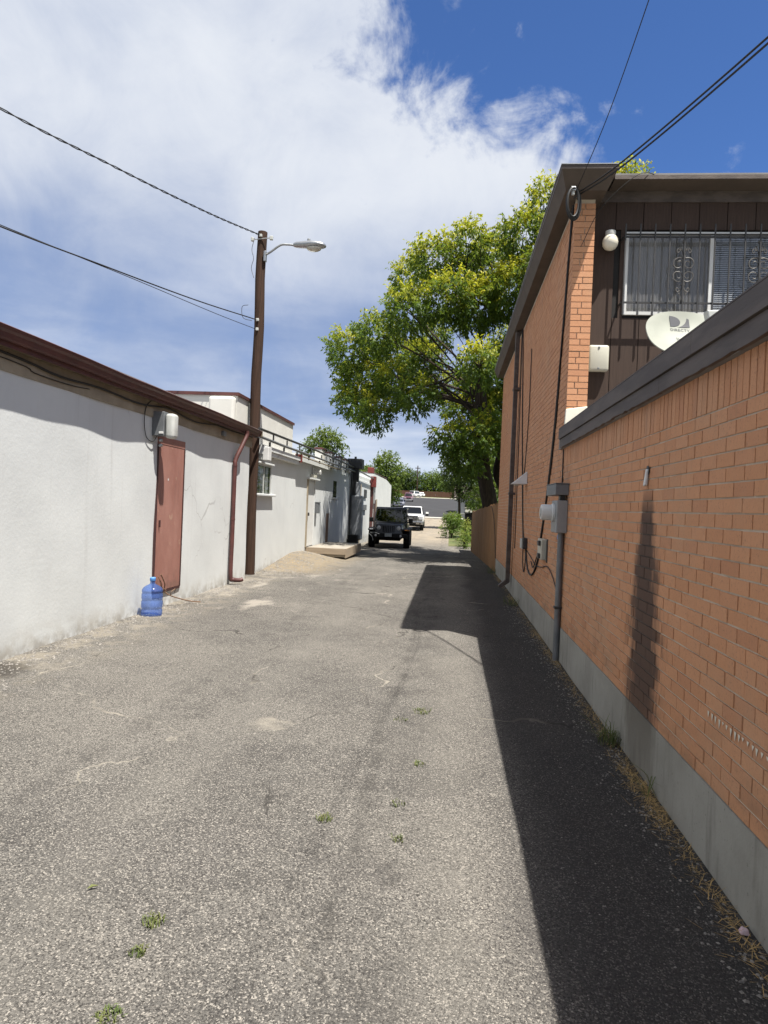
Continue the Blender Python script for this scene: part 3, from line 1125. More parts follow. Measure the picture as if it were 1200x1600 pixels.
R(1.22, 1.2295, 8.58, 8.66, .96, 1.25, r=.002).build('back_plate', 'dark_metal', o)
o = thing('splice_box', 'small grey splice box hanging on cables near the brown downspout', 'utility box', (1.2, 11.2, 1.0))
R(1.17, 1.228, 11.0, 11.35, .985, 1.145, r=.01).build('case', 'offwhite_plastic', o)
R(1.16, 1.2285, 10.78, 10.97, 1.0, 1.17, r=.01).build('clamp', 'dark_metal', o)
o = thing('camera_housing', 'white angled camera housing high on the brick wall', 'camera', (1.15, 11.3, 2.1))
MB().rhexa([(.98, 11.15, 2.03), (1.228, 11.15, 2.03), (1.228, 11.45, 2.03), (.98, 11.45, 2.03), (1.02, 11.2, 2.06), (1.228, 11.2, 2.24), (1.228, 11.4, 2.24), (1.02, 11.4, 2.06)], .006).build('hood', 'white_paint', o)
R(1.03, 1.10, 11.24, 11.36, 2.008, 2.034, r=.008).build('lens', 'offwhite_plastic', o)
# brown downspout
o = thing('brown_downspout', 'dark brown square downspout down the tall brick wall', 'downspout', (1.18, 13.2, 0))
R(1.115, 1.195, 13.15, 13.27, .22, 5.02, r=.008).build('pipe', 'brown_trim', o)
MB().rhexa([(.985, 13.15, .15), (1.02, 13.15, .10), (1.02, 13.27, .10), (.985, 13.27, .15), (1.115, 13.15, .27), (1.19, 13.15, .215), (1.19, 13.27, .215), (1.115, 13.27, .27)], .006).build('elbow', 'brown_trim', o)
for z in (1.9, 3.9):
    R(1.105, 1.229, 13.10, 13.32, z, z + .045, r=.004).build('strap', 'brown_trim', o)


def cable(name, pts, r, label, cat='cable', k=6, mat='cable_black', group=None):
    return T(spline(pts, k), r, 6).build(name, mat, None, True, label, cat, group)


XC = 1.218
cable('wall_cable', [(XC, 7.70, 5.0), (XC, 7.86, 4.49), (XC, 7.98, 3.95), (XC, 8.14, 3.4), (XC, 8.30, 2.74), (XC, 8.6, 2.07), (XC, 8.92, 1.59), (XC, 9.22, 1.16), (XC, 9.46, .88), (XC, 9.97, .68), (XC, 10.5, .70), (XC, 10.88, .98)], .013, 'thick black cable swooping down the brick wall from the roof corner')
cable('wall_cable', [(1.212, 7.74, 4.95), (1.212, 7.93, 4.2), (1.212, 8.1, 3.5), (1.212, 8.38, 2.6), (1.212, 8.75, 1.85), (1.212, 9.1, 1.35), (1.212, 9.36, 1.05), (1.212, 9.8, .80), (1.212, 10.1, .86)], .008, 'thinner black cable beside the swooping one on brick')
cable('wall_cable', [(XC, 12.9, 5.0), (XC, 12.6, 4.2), (XC, 12.3, 3.2), (XC, 11.95, 2.4), (XC, 11.7, 1.8), (XC, 11.35, 1.16)], .011, 'black cable dropping beside the brown downspout to the splice box')
cable('wall_cable', [(XC, 13.05, 5.0), (XC, 12.85, 3.5), (XC, 12.75, 2.2), (XC, 12.7, .9)], .009, 'straight dark cable hugging the brown downspout')
cable('wall_cable', [(XC, 11.28, 4.25), (XC, 11.27, 3.25), (XC, 11.5, 2.43), (XC, 11.72, 2.0), (XC, 11.5, 1.4), (XC, 11.2, 1.14)], .008, 'loose black cable hanging mid wall above the camera housing')
cable('wall_cable', [(XC, 11.3, .99), (XC, 11.25, .75), (XC, 11.05, .62), (XC, 10.9, .76), (XC, 10.9, .99)], .008, 'short black cable loop under the splice box')
cable('wall_cable', [(XC, 10.95, 1.0), (XC, 10.3, .93), (XC, 9.6, .85), (XC, 9.0, .87), (XC, 8.5, .92), (XC, 8.1, .86), (XC, 7.7, .72)], .006, 'thin cable sagging between the splice box and meter conduit')
cable('wall_cable', [(1.221, 7.665, 2.29), (1.221, 7.66, 2.1), (1.221, 7.65, 1.9)], .007, 'short black cable between the low roof edge and meter')
# coil of spare cable at the roof corner
mb = MB()
for k in range(4):
    pts = []
    for i in range(29):
        a = 2 * math.pi * i / 28
        pts.append((1.155 + .004 * k + (.062 + .005 * k) * math.sin(a), 7.33 + .03 * math.sin(a) + .012 * k, 4.865 + (.150 + .008 * k) * math.cos(a)))
    mb.tube(pts, .011, 6)
mb.build('cable_coil', 'cable_black', None, True, 'coil of black cable hung under the roof corner', 'cable coil')
o = thing('wire_anchor', 'grey service wire anchor on the roof corner above the coil', 'bracket', (1.2, 7.5, 5.0))
R(1.13, 1.18, 7.33, 7.38, 4.99, 5.034, r=.006).build('hook', 'galvanised', o)
R(1.14, 1.17, 7.34, 7.37, 4.95, 4.99, r=.006).build('insulator', 'offwhite_plastic', o)
# overhead service wires
cable('service_wire', [(1.20, 7.50, 5.04), (1.30, 6.4, 5.28), (1.36, 5.0, 5.62), (1.44, 3.2, 6.15), (1.62, -2, 7.9), (1.8, -9, 10)], .0042, 'single overhead wire rising steeply from the roof corner', 'wire')
for dz_, lb in ((0, 'upper of the two close overhead wires crossing the blue sky'), (-.045, 'lower of the two close overhead wires crossing the blue sky')):
    cable('service_wire', [(1.19, 7.52, 5.02 + dz_ * .6), (1.52, 6.7, 4.985 + dz_), (2.09, 5.0, 4.985 + dz_), (2.9, 2.6, 5.1 + dz_), (4.4, -2, 5.5 + dz_), (6.5, -9, 6.3 + dz_)], .0085, lb, 'wire')
cable('service_wire', [(1.30, 7.6, 4.5), (1.5, 7.58, 4.92), (1.85, 7.50, 5.235), (2.1, 7.6, 5.27)], .004, 'thin loose wire looping from the pier over the eave', 'wire')
# rag in the pipe hole of the low wall
o = thing('pipe_hole', 'broken pipe hole with a white rag above the black stain', 'hole', (1.22, 4.4, 1.85))
MB().lathe((1.2265, 4.40, 1.868), [(.03, 0), (.032, -.004), (.0, -.0045)], 14, 'x').build('opening', 'dark_metal', o)
MB().rhexa([(1.205, 4.39, 1.775), (1.226, 4.39, 1.775), (1.226, 4.43, 1.77), (1.205, 4.43, 1.77), (1.212, 4.375, 1.875), (1.226, 4.375, 1.875), (1.226, 4.405, 1.88), (1.212, 4.405, 1.88)], .006).build('rag', 'white_paint', o)
# lime runs under one bed joint
mb = MB()
for i in range(16):
    y = 2.62 + i * .042 + random.uniform(-.008, .008)
    h = random.uniform(.012, .05)
    mb.add([(1.2265, y, .694), (1.2265, y + .022, .694), (1.2265, y + .012, .694 - h)], [(0, 1, 2)])
mb.build('lime_runs', 'pale_sealant', lw, kind='stuff')

# ---------------------------------------------------------------- white stucco building on the left
LX = -4.07
LE = 13.46
lb = thing('stucco_building', 'low white stucco building with maroon gutter and door', 'building', (LX, 9, 0))
# front wall as a gently uneven skin
ys = np.arange(-8, LE + .01, .12)
zs = np.concatenate([[-.3], np.arange(0, 2.9, .12), [2.9]])
GY, GZ = np.meshgrid(ys, zs)
GX = LX + .007 * np.sin(GY * 1.9 + np.sin(GZ * 2.1)) * np.sin(GZ * 1.7 + .6) + .005 * np.sin(GY * 4.3 + GZ * 3.7)
vs = np.stack([GX, GY, GZ], -1).reshape(-1, 3)
ny = len(ys)
fs = [(j * ny + i, j * ny + i + 1, (j + 1) * ny + i + 1, (j + 1) * ny + i) for j in range(len(zs) - 1) for i in range(ny - 1)]
mb = MB().add(vs.tolist(), fs)
mb.build('wall', 'stucco', lb, True)
B(-12, LX - .03, -8, LE, -.3, 2.9).build('wall_core', 'stucco', lb)
B(LX - .008, LX + .016, -8, LE + .006, 2.655, 2.86).build('frieze_band', 'tan_band', lb)
B(LX - .02, -3.945, -8, LE + .02, 2.862, 2.875).build('soffit', 'tan_soffit', lb)
B(-3.965, -3.942, -8, LE + .02, 2.845, 2.995).build('fascia', 'maroon', lb)
B(-12, -3.93, -8, LE + .03, 2.999, 3.03).build('roof', 'roof_flat', lb)
prof = [(-3.94, 2.885), (-3.905, 2.885), (-3.895, 2.90), (-3.885, 2.945), (-3.862, 2.965), (-3.852, 2.995), (-3.862, 3.003), (-3.872, 2.993), (-3.90, 2.96), (-3.93, 2.90), (-3.94, 2.90)]
segs = 26
mb = MB()
rows = []
for i in range(segs + 1):
    y = -8 + (LE + .03 + 8) * i / segs
    dzg = .006 * math.sin(y * 1.3) + .004 * math.sin(y * 3.1)
    rows.append([(x, y, z + dzg) for x, z in prof])
vs = [p for r in rows for p in r]
n = len(prof)
fs = [(i * n + k, i * n + (k + 1) % n, (i + 1) * n + (k + 1) % n, (i + 1) * n + k) for i in range(segs) for k in range(n)] + [tuple(range(n)), tuple(segs * n + k for k in range(n))]
mb.add(vs, fs).build('gutter', 'maroon', lb)
B(-3.945, -3.85, LE + .031, LE + .037, 2.885, 3.0).build('gutter_end', 'tan_soffit', lb)
# door
dr = R(LX - .03, LX + .014, 9.085, 9.985, .24, 2.31, r=.004).build('door', 'maroon_door', lb, label='faded maroon metal door set above ground')
R(LX - .03, LX + .018, 9.06, 10.01, 2.314, 2.425, r=.004).build('header', 'maroon_door', dr)
B(LX - .02, LX + .022, 9.055, 9.082, .235, 2.31).build('jamb', 'maroon_dark', dr)
B(LX - .02, LX + .022, 9.988, 10.012, .235, 2.31).build('jamb', 'maroon_dark', dr)
B(LX - .02, LX + .02, 9.07, 10.0, .205, .234).build('threshold', 'maroon_dark', dr)
B(LX + .0145, LX + .016, 9.42, 9.45, 1.815, 1.845).build('sticker', 'white_paint', dr)
R(LX + .0145, LX + .04, 9.16, 9.18, 1.15, 1.25, r=.005).build('handle', 'maroon_dark', dr)
# downspout
ds = T(spline([(-3.89, 12.55, 2.89), (-3.89, 12.55, 2.80), (-3.95, 12.42, 2.55), (-4.01, 12.32, 2.32), (-4.012, 12.30, 2.1), (-4.012, 12.30, .9), (-4.012, 12.30, .16), (-3.97, 12.34, .09), (-3.88, 12.42, .075), (-3.83, 12.46, .09)], 5), .04, 10).build('downspout', 'maroon', lb, True)
for z in (2.2, 1.2):
    T([(-4.012, 12.30, z), (-4.012, 12.30, z + .03)], .044, 10).build('strap', 'maroon', ds)
R(LX + .017, LX + .06, 11.6, 11.75, 2.70, 2.78, r=.006).build('vent', 'grey_metal', lb)
# things on that wall
o = thing('disconnect_box', 'dark electrical box with pale rounded cover above the maroon door', 'utility box', (-4.0, 9.0, 2.5))
R(-4.065, -3.90, 8.86, 9.02, 2.405, 2.735, r=.008).build('case', 'grey_metal', o)
R(-3.898, -3.765, 8.875, 9.05, 2.375, 2.715, r=.045, seg=4).build('cover', 'offwhite_plastic', o, True)
R(-3.96, -3.90, 8.84, 8.859, 2.43, 2.46, r=.004).build('latch', 'white_paint', o)
for z in (2.33, 2.26):
    MB().lathe((-3.965, 8.93, z), [(.02, 0), (.028, .01), (.028, .03), (.02, .04)], 12).build('fitting', 'galvanised', o, True)
cable('drop_cable', [(-4.045, 8.76, 2.86), (-4.045, 8.62, 2.76), (-4.045, 8.58, 2.55), (-4.045, 8.66, 2.36), (-4.03, 8.82, 2.32), (-4.02, 8.92, 2.40)], .006, 'thin cable looping round the electrical box on the white wall')
cable('eave_cable', [(-4.03, 3, 2.83), (-4.04, 5.7, 2.815), (-4.03, 6.6, 2.765), (-4.035, 7.4, 2.79), (-4.03, 8.4, 2.765), (-4.03, 9.3, 2.83), (-4.03, 10.3, 2.775), (-4.03, 11.3, 2.84), (-4.03, 12.2, 2.84), (-4.03, 13.4, 2.86)], .012, 'black cable sagging along under the maroon eave', k=5)
cable('eave_cable', [(-4.045, 3, 2.79), (-4.045, 5.8, 2.765), (-4.045, 6.2, 2.72), (-4.045, 6.8, 2.715), (-4.045, 7.2, 2.74)], .005, 'thin second cable below the sagging eave cable at the left edge', k=4)

# water jug
jg = thing('water_jug', 'blue plastic five gallon water jug by the maroon door', 'jug', (-3.862, 8.62, .005))
jz = .006
pr = [(.0, .004), (.10, .0), (.127, .008), (.135, .03), (.135, .075), (.128, .088), (.128, .100), (.135, .112), (.136, .19), (.129, .203), (.129, .217), (.135, .23), (.135, .285), (.128, .297), (.128, .309), (.134, .32), (.131, .345), (.112, .375), (.078, .398), (.045, .413), (.033, .425), (.031, .462)]
MB().lathe((-3.862, 8.62, jz), pr, 40).build('body', 'jug_plastic', jg, True)
MB().lathe((-3.862, 8.62, jz), [(.035, .455), (.038, .46), (.038, .497), (.03, .506), (0, .507)], 24).build('cap', 'cap_blue', jg, True)
o = thing('vine_twig', 'dry brown twig and tendrils beside the blue water jug', 'twig', (-3.9, 9.2, 0))
T(spline([(-4.03, 9.25, .48), (-4.01, 9.35, .34), (-4.03, 9.40, .22), (-3.95, 9.50, .14), (-3.80, 9.75, .05), (-3.68, 9.9, .02)], 5), .009, 5).build('stem', 'twig', o)
T(spline([(-4.03, 9.15, .46), (-4.0, 9.22, .36), (-4.03, 9.30, .30), (-3.99, 9.36, .24)], 5), .006, 5).build('tendril', 'twig', o)
T(spline([(-3.97, 9.46, .16), (-3.93, 9.40, .22), (-3.92, 9.52, .25), (-3.96, 9.58, .18)], 5), .005, 5).build('tendril', 'twig', o)

# ---------------------------------------------------------------- utility pole and street lamp
PX, PYY = -4.235, 14.20
pole = thing('utility_pole', 'tall dark wooden utility pole at the end of the stucco wall', 'utility pole', (PX, PYY, 0))
pp = []
for i in range(16):
    z = -.3 + i * 7.72 / 15 if i < 15 else 7.16
    pp.append((PX + .012 * math.sin(i * 1.3), PYY + .01 * math.cos(i * 1.7), z))
pz_top = 7.32
pp = [(PX + .01 * math.sin(i * 1.3), PYY + .01 * math.cos(i * 1.7), -.3 + (pz_top + .3) * i / 15) for i in range(16)]
T(pp, [.118 - .018 * i / 15 for i in range(16)], 14).build('shaft', 'pole_wood', pole, True)
for z, yy in ((7.20, -.12), (5.42, -.11), (5.22, -.11)):
    R(PX - .03, PX + .03, PYY + yy - .02, PYY + yy + .035, z - .03, z + .03, r=.01).build('insulator', 'offwhite_plastic', pole)
T([(PX - .16, PYY - .1, 7.12), (PX + .22, PYY - .12, 7.15)], .012, 6).build('bolt', 'galvanised', pole)
R(PX - .21, PX - .15, PYY - .13, PYY - .07, 7.08, 7.17, r=.015).build('insulator', 'offwhite_plastic', pole)
R(PX + .20, PX + .27, PYY - .15, PYY - .09, 7.10, 7.19, r=.015).build('insulator', 'offwhite_plastic', pole)
T(spline([(PX - .15, PYY - .05, 7.17), (PX - .19, PYY - .08, 6.92), (PX - .14, PYY - .1, 6.72), (PX - .18, PYY - .1, 6.52), (PX - .11, PYY - .12, 6.3)], 5), .006, 5).build('ground_wire', 'dark_metal', pole)
T(spline([(PX - .12, PYY - .1, 5.4), (PX - .3, PYY - .15, 5.45), (PX - .33, PYY - .15, 5.68), (PX - .2, PYY - .15, 5.72)], 5), .006, 5).build('stub_wire', 'dark_metal', pole)
lamp = thing('street_lamp', 'grey cobra head street lamp on a curved arm off the wooden pole', 'street lamp', (PX + .12, PYY - .06, 6.9))
T(spline([(PX + .10, PYY - .08, 6.80), (PX + .22, PYY - .08, 6.87), (PX + .42, PYY - .06, 7.02), (PX + .58, PYY - .04, 7.04), (PX + .72, PYY - .03, 7.03)], 5), .024, 8).build('arm', 'galvanised', lamp, True)
R(PX + .08, PX + .13, PYY - .13, PYY - .03, 6.66, 6.88, r=.01).build('bracket', 'galvanised', lamp)
hx = PX + .70
rings = []
for x, w, zt_, zb_ in [(0, .04, .045, -.03), (.05, .065, .06, -.045), (.18, .085, .075, -.055), (.33, .115, .085, -.06), (.46, .12, .075, -.06), (.56, .10, .055, -.055), (.62, .06, .02, -.04), (.635, .02, -.005, -.02)]:
    ring = []
    for k in range(16):
        a = 2 * math.pi * k / 16
        cz = (zt_ + zb_) / 2
        ring.append((hx + x, PYY - .03 + w * math.cos(a), 7.03 + cz + (zt_ - zb_) / 2 * math.sin(a)))
    rings.append([(hx + (p[0] - hx) * 1.1, PYY - .03 + (p[1] - PYY + .03) * 1.1, 7.03 + (p[2] - 7.03) * 1.12) for p in ring])
mb = MB()
vs = [p for r in rings for p in r]
fs = [(i * 16 + k, i * 16 + (k + 1) % 16, (i + 1) * 16 + (k + 1) % 16, (i + 1) * 16 + k) for i in range(len(rings) - 1) for k in range(16)] + [tuple(range(16)), tuple((len(rings) - 1) * 16 + k for k in range(16))]
mb.add(vs, fs).build('head', 'galvanised', lamp, True)
mb = MB()
prf = [(.135, -.055), (.132, -.075), (.115, -.105), (.075, -.128), (.03, -.138), (0, -.139)]
mb.lathe((0, 0, 0), prf, 20)
mb.v = [(hx + .44 + p[0] * 1.2, PYY - .03 + p[1] * .85, 7.03 + p[2] * .95) for p in mb.v]
mb.build('lens', 'lens_glass', lamp, True)
MB().lathe((hx + .32, PYY - .03, 7.11), [(.033, 0), (.033, .05), (.026, .06), (0, .06)], 12).build('photocell', 'grey_metal', lamp, True)

# wires from the pole to the left
o1 = [(PX - .02, PYY - .12, 7.21), (-4.75, 12.3, 6.92), (-5.5, 10.3, 6.76), (-6.55, 8.0, 6.74), (-8.7, 3, 7.0), (-12, -4, 7.9)]
p0 = [Vector(p) for p in spline(o1, 22)]
mb = MB()
for ph in (0, math.pi):
    q = []
    for i, p in enumerate(p0):
        a = i * 1.25 + ph
        q.append(p + Vector((.010 * math.cos(a), .006 * math.cos(a), .013 * math.sin(a))))
    mb.tube(q, .0085, 5)
mb.build('overhead_cable', 'cable_black', None, True, 'twisted black overhead cable from the pole top to upper left', 'wire')
cable('overhead_cable', [(PX - .02, PYY - .11, 5.42), (-4.85, 12.2, 5.25), (-5.55, 10.2, 5.16), (-6.5, 7.9, 5.14), (-8.4, 3, 5.25), (-12, -4, 5.9)], .011, 'lower black overhead cable from mid pole to the left edge', 'wire')
cable('overhead_cable', [(PX - .02, PYY - .11, 5.22), (-4.65, 12.7, 5.15), (-5.35, 10.7, 5.14), (-6.5, 7.9, 5.17), (-8.4, 3, 5.3), (-12, -4, 5.95)], .006, 'thin wire just under the lower overhead cable', 'wire')

# ---------------------------------------------------------------- white building with the parapet
BX = -4.2
wb = thing('white_parapet_building', 'white building behind the pole with maroon capped parapet and rooftop pipes', 'building', (BX, 20, 0))
B(-12, BX, LE + .88, 36.4, -.5, 2.75).build('wall', 'stucco', wb)
B(-12, BX - .75, LE + .01, LE + .879, -.5, 2.75).build('recess_wall', 'stucco', wb)
B(-12, BX - .20, LE + .02, 18.4, 2.751, 3.70).build('parapet', 'stucco_cream', wb)
B(-12, BX - .165, LE - .02, 18.43, 3.70, 3.765).build('coping', 'maroon', wb)
R(BX - .75, BX - .21, LE - .16, LE + .015, 3.03, 3.66, r=.05).build('buttress', 'stucco_cream', wb)
B(BX - .16, BX + .15, LE + .89, 18.0, 2.70, 2.80).build('ledge', 'stucco', wb)
B(BX + .002, BX + .12, LE + .89, 17.9, 2.60, 2.699).build('ledge_lower', 'stucco', wb)
B(-12, BX - .05, 18.4, 36.4, 2.75, 2.95).build('roof_edge', 'stucco', wb)
# window by the pole
w1 = B(BX + .001, BX + .004, 14.36, 15.46, 1.75, 2.36).build('window', 'room_dark', wb)
for a, b, c, d in [(14.32, 15.50, 2.36, 2.40), (14.32, 14.36, 1.75, 2.36), (15.46, 15.50, 1.75, 2.36), (14.88, 14.92, 1.75, 2.36)]:
    B(BX + .001, BX + .022, a, b, c, d).build('frame', 'offwhite_plastic', w1)
for a, b in [(14.365, 14.875), (14.925, 15.455)]:
    B(BX + .008, BX + .011, a, b, 1.755, 2.355).build('pane', 'window_glass', w1)
B(BX + .0045, BX + .007, 14.6, 14.87, 1.76, 2.35).build('curtain', 'offwhite_plastic', w1)
B(BX + .0045, BX + .007, 15.05, 15.28, 1.76, 2.35).build('curtain', 'offwhite_plastic', w1)
R(BX + .001, BX + .10, 14.28, 15.72, 1.69, 1.745, r=.012).build('sill', 'stucco', w1)
R(BX + .001, BX + .09, 14.30, 15.53, 2.40, 2.44, r=.008).build('lintel', 'stucco', w1)
# doorway with mail box, lamp and vent
d2 = B(BX + .001, BX + .018, 19.7, 20.62, .30, 2.22).build('door', 'white_paint', wb)
B(BX + .001, BX + .035, 19.60, 19.695, .28, 2.28).build('frame', 'tan_band', d2)
B(BX + .001, BX + .035, 20.625, 20.70, .28, 2.28).build('frame', 'stucco', d2)
B(BX + .001, BX + .16, 19.55, 20.75, 2.285, 2.33).build('hood', 'stucco', d2)
R(BX + .02, BX + .07, 19.73, 19.78, 1.2, 1.3, r=.01).build('handle', 'dark_metal', d2)
o = thing('mail_box', 'dark grey mail box on the white wall beside the doorway', 'mail box', (BX, 20.9, 1.4))
R(BX + .002, BX + .13, 20.78, 21.05, 1.27, 1.60, r=.012).build('case', 'grey_metal', o)
R(BX + .002, BX + .15, 20.77, 21.06, 1.601, 1.625, r=.004).build('lid', 'grey_metal', o)
o = thing('wall_lamp', 'small white floodlight on the white wall above the doorway', 'lamp', (BX, 20.6, 2.55))
R(BX + .001, BX + .06, 20.55, 20.70, 2.50, 2.62, r=.01).build('base', 'white_paint', o)
MB().lathe((BX + .06, 20.62, 2.54), [(.04, 0), (.06, .05), (.075, .14), (.0, .141)], 14, 'x').build('reflector', 'white_paint', o, True)
o = thing('wall_vent', 'small cream vent hood on the wall over the doorway', 'vent', (BX, 20.2, 2.4))
R(BX + .001, BX + .13, 20.0, 20.38, 2.345, 2.45, r=.02).build('hood', 'cream_plastic', o)
T([(BX + .03, 20.2, 2.45), (BX + .03, 20.2, 2.74)], .015, 6).build('pipe', 'offwhite_plastic', o)
aw = B(BX + .001, BX + .27, 17.95, 24.0, 2.86, 2.875)
aw = MB().hexa([(BX + .001, 17.95, 2.86), (BX + .24, 17.95, 2.80), (BX + .24, 24.2, 2.80), (BX + .001, 24.2, 2.86), (BX + .001, 17.95, 2.885), (BX + .24, 17.95, 2.825), (BX + .24, 24.2, 2.825), (BX + .001, 24.2, 2.885)]).build('awning', 'tan_soffit', wb)
R(BX + .002, BX + .2, 17.93, 17.949, 2.66, 2.88, r=.003).build('awning_bracket', 'red_paint', wb)
w2 = B(BX + .001, BX + .006, 24.05, 24.75, 1.82, 2.42).build('window', 'room_dark', wb)
B(BX + .008, BX + .011, 24.06, 24.74, 1.83, 2.41).build('pane', 'window_glass', w2)
R(BX + .001, BX + .09, 23.95, 24.95, 1.765, 1.815, r=.01).build('sill', 'stucco', w2)
# roof posts with red tops and the pipe racks above the wall
for i, y in enumerate((22.0, 23.9, 25.7, 27.4)):
    R(BX - .30, BX - .06, y, y + .55, 2.96, 3.36 + .02 * (i % 2), r=.01).build('parapet_post', 'stucco_cream', wb)
    R(BX - .32, BX - .04, y - .02, y + .57, 3.361 + .02 * (i % 2), 3.42 + .02 * (i % 2), r=.01).build('post_cap', 'maroon', wb)
for i in range(9):
    y = 22.6 + i * .62
    B(BX - .02, BX, y, y + .03, 2.955, 3.40).build('rail_post', 'dark_metal', wb)
T([(BX - .01, 22.2, 3.41), (BX - .01, 28.0, 3.41)], .018, 6).build('roof_rail', 'dark_metal', wb)
PXp = -4.055
p1 = T([(PXp, 13.95, 3.10), (PXp, 16, 3.12), (PXp, 20, 3.16), (PXp, 24, 3.16), (PXp, 28.3, 3.15)], .03, 8).build('roof_pipe', 'dark_metal', wb, True)
p2 = T([(PXp + .03, 13.85, 2.93), (PXp + .03, 16, 2.92), (PXp + .03, 20, 2.945), (PXp + .03, 24, 2.965), (PXp + .03, 28.3, 2.98)], .032, 8).build('roof_pipe', 'grey_metal', wb, True)
T([(PXp, 28.9, 3.10), (PXp, 32.5, 3.04), (PXp, 35.8, 3.0), (PXp, 36.2, 2.98), (PXp, 36.25, 2.3)], .035, 8).build('roof_pipe', 'grey_metal', wb, True)
for y in (14.8, 16.1, 17.5, 19.0, 20.6, 22.2, 24.0, 25.8):
    B(PXp - .02, PXp + .02, y, y + .035, 2.802, 2.897).build('pipe_hanger', 'dark_metal', wb)
    B(PXp - .018, PXp + .012, y + .3, y + .33, 2.96, 3.09).build('pipe_hanger', 'dark_metal', wb)
R(BX - .8, BX - .3, LE + 1.0, LE + 1.0 + .3, 3.05, 3.30, r=.02).build('roof_vent', 'galvanised', wb) if False else None
# brown doorway, small window and rust stain farther along
d3 = B(BX + .001, BX + .02, 29.9, 31.1, -.2, 2.50).build('doorway', 'maroon_dark', wb)
B(BX + .0005, BX + .05, 31.1, 31.5, -.2, 2.56).build('frame', 'tan_band', d3)
R(BX + .001, BX + .05, 32.8, 33.6, 1.95, 2.36, r=.01).build('window', 'duct_dark', wb)
R(BX + .001, BX + .08, 32.7, 33.5, 1.35, 1.62, r=.01).build('meter_box', 'grey_metal', wb)
B(BX + .0005, BX + .01, 22.9, 23.35, .2, 1.25).build('rust_panel', 'twig', wb)
# sheet metal duct
o = thing('exhaust_duct', 'grey sheet metal exhaust duct with boxy fan head on the white wall', 'duct', (BX + .3, 28.4, 0))
R(-4.35, -3.72, 28.1, 28.75, 3.10, 3.52, r=.03).build('fan_head', 'duct_dark', o)
T([(-4.05, 28.4, 3.52), (-4.05, 28.4, 3.62)], .05, 10).build('cap', 'duct_dark', o)
R(-4.18, -3.88, 28.25, 28.55, 1.95, 3.10, r=.02).build('riser', 'duct_dark', o)
R(-4.19, -3.66, 28.15, 28.65, .12, 1.98, r=.05).build('lower_box', 'duct_light', o)
R(-3.97, -3.80, 28.2, 28.6, 1.4, 2.55, r=.03).build('side_box', 'duct_light', o)
R(-4.19, -3.85, 28.7, 28.95, -.2, .75, r=.03).build('foot_box', 'duct_light', o)
R(-4.15, -3.75, 27.75, 28.1, -.25, .35, r=.03).build('base_tank', 'dark_trim', o)
T([(-4.12, 28.0, -.2), (-4.12, 28.0, 3.1)], .04, 8).build('pipe', 'duct_dark', o)
o = thing('air_unit', 'small grey rooftop air unit behind the exhaust duct', 'air unit', (-4.5, 31, 2.96))
R(-4.8, -4.3, 30.6, 31.4, 2.95, 3.42, r=.03).build('case', 'galvanised', o)
R(-4.72, -4.38, 30.55, 30.6, 3.02, 3.36, r=.01).build('grille', 'duct_dark', o)
o = thing('red_downspout', 'red painted downspout with hopper on the far white wall', 'downspout', (-4.1, 35.6, 0))
R(-4.19, -3.93, 35.3, 35.75, 2.55, 3.12, r=.02).build('hopper', 'red_paint', o)
R(-4.19, -4.04, 35.45, 35.6, -.25, 2.55, r=.02).build('pipe', 'maroon', o)
R(-4.4, -4.1, 35.5, 36.1, 3.3, 3.6, r=.02).build('roof_head', 'red_paint', o)
# concrete step
st_ = thing('concrete_step', 'weathered plank edged concrete step below the white doorway', 'step', (-3.6, 21, .1))
R(-4.19, -3.02, 19.75, 23.1, .02, .27, r=.012).build('slab', 'concrete', st_)
B(-4.19, -3.0, 19.70, 19.748, .10, .275).build('edge_board', 'plank', st_)
B(-3.018, -2.985, 19.75, 23.1, .0, .275).build('edge_board', 'plank', st_)
# last white building
fb = thing('far_white_building', 'plain white building with sloping top beyond the red downspout', 'building', (BX, 42, 0))
MB().prism_x([(36.45, -.5), (47.6, -.5), (47.6, 3.05), (43.8, 3.30), (36.45, 3.36)], -11, BX + .03).build('wall', 'stucco', fb)
R(-11, BX + .05, 36.43, 43.8, 3.362, 3.40, r=.008).build('coping', 'maroon', fb)
d4 = B(BX + .031, BX + .05, 36.9, 37.9, -.3, 1.9).build('doorway', 'maroon_dark', fb)
B(BX + .031, BX + .06, 37.9, 38.5, -.3, 1.95).build('door_panel', 'tan_band', d4)
R(BX + .031, BX + .12, 36.6, 36.85, 1.7, 2.6, r=.01).build('conduit_box', 'grey_metal_light', fb)
# white electric box next to the pole
o = thing('meter_box', 'white electric box on the wall right beside the wooden pole', 'utility box', (-4.0, 13.9, 2.5))
R(-4.08, -3.95, 14.36, 14.62, 2.46, 2.76, r=.015).build('cover', 'white_paint', o)
R(-4.199, -4.081, 14.38, 14.60, 2.48, 2.74, r=.01).build('case', 'offwhite_plastic', o)

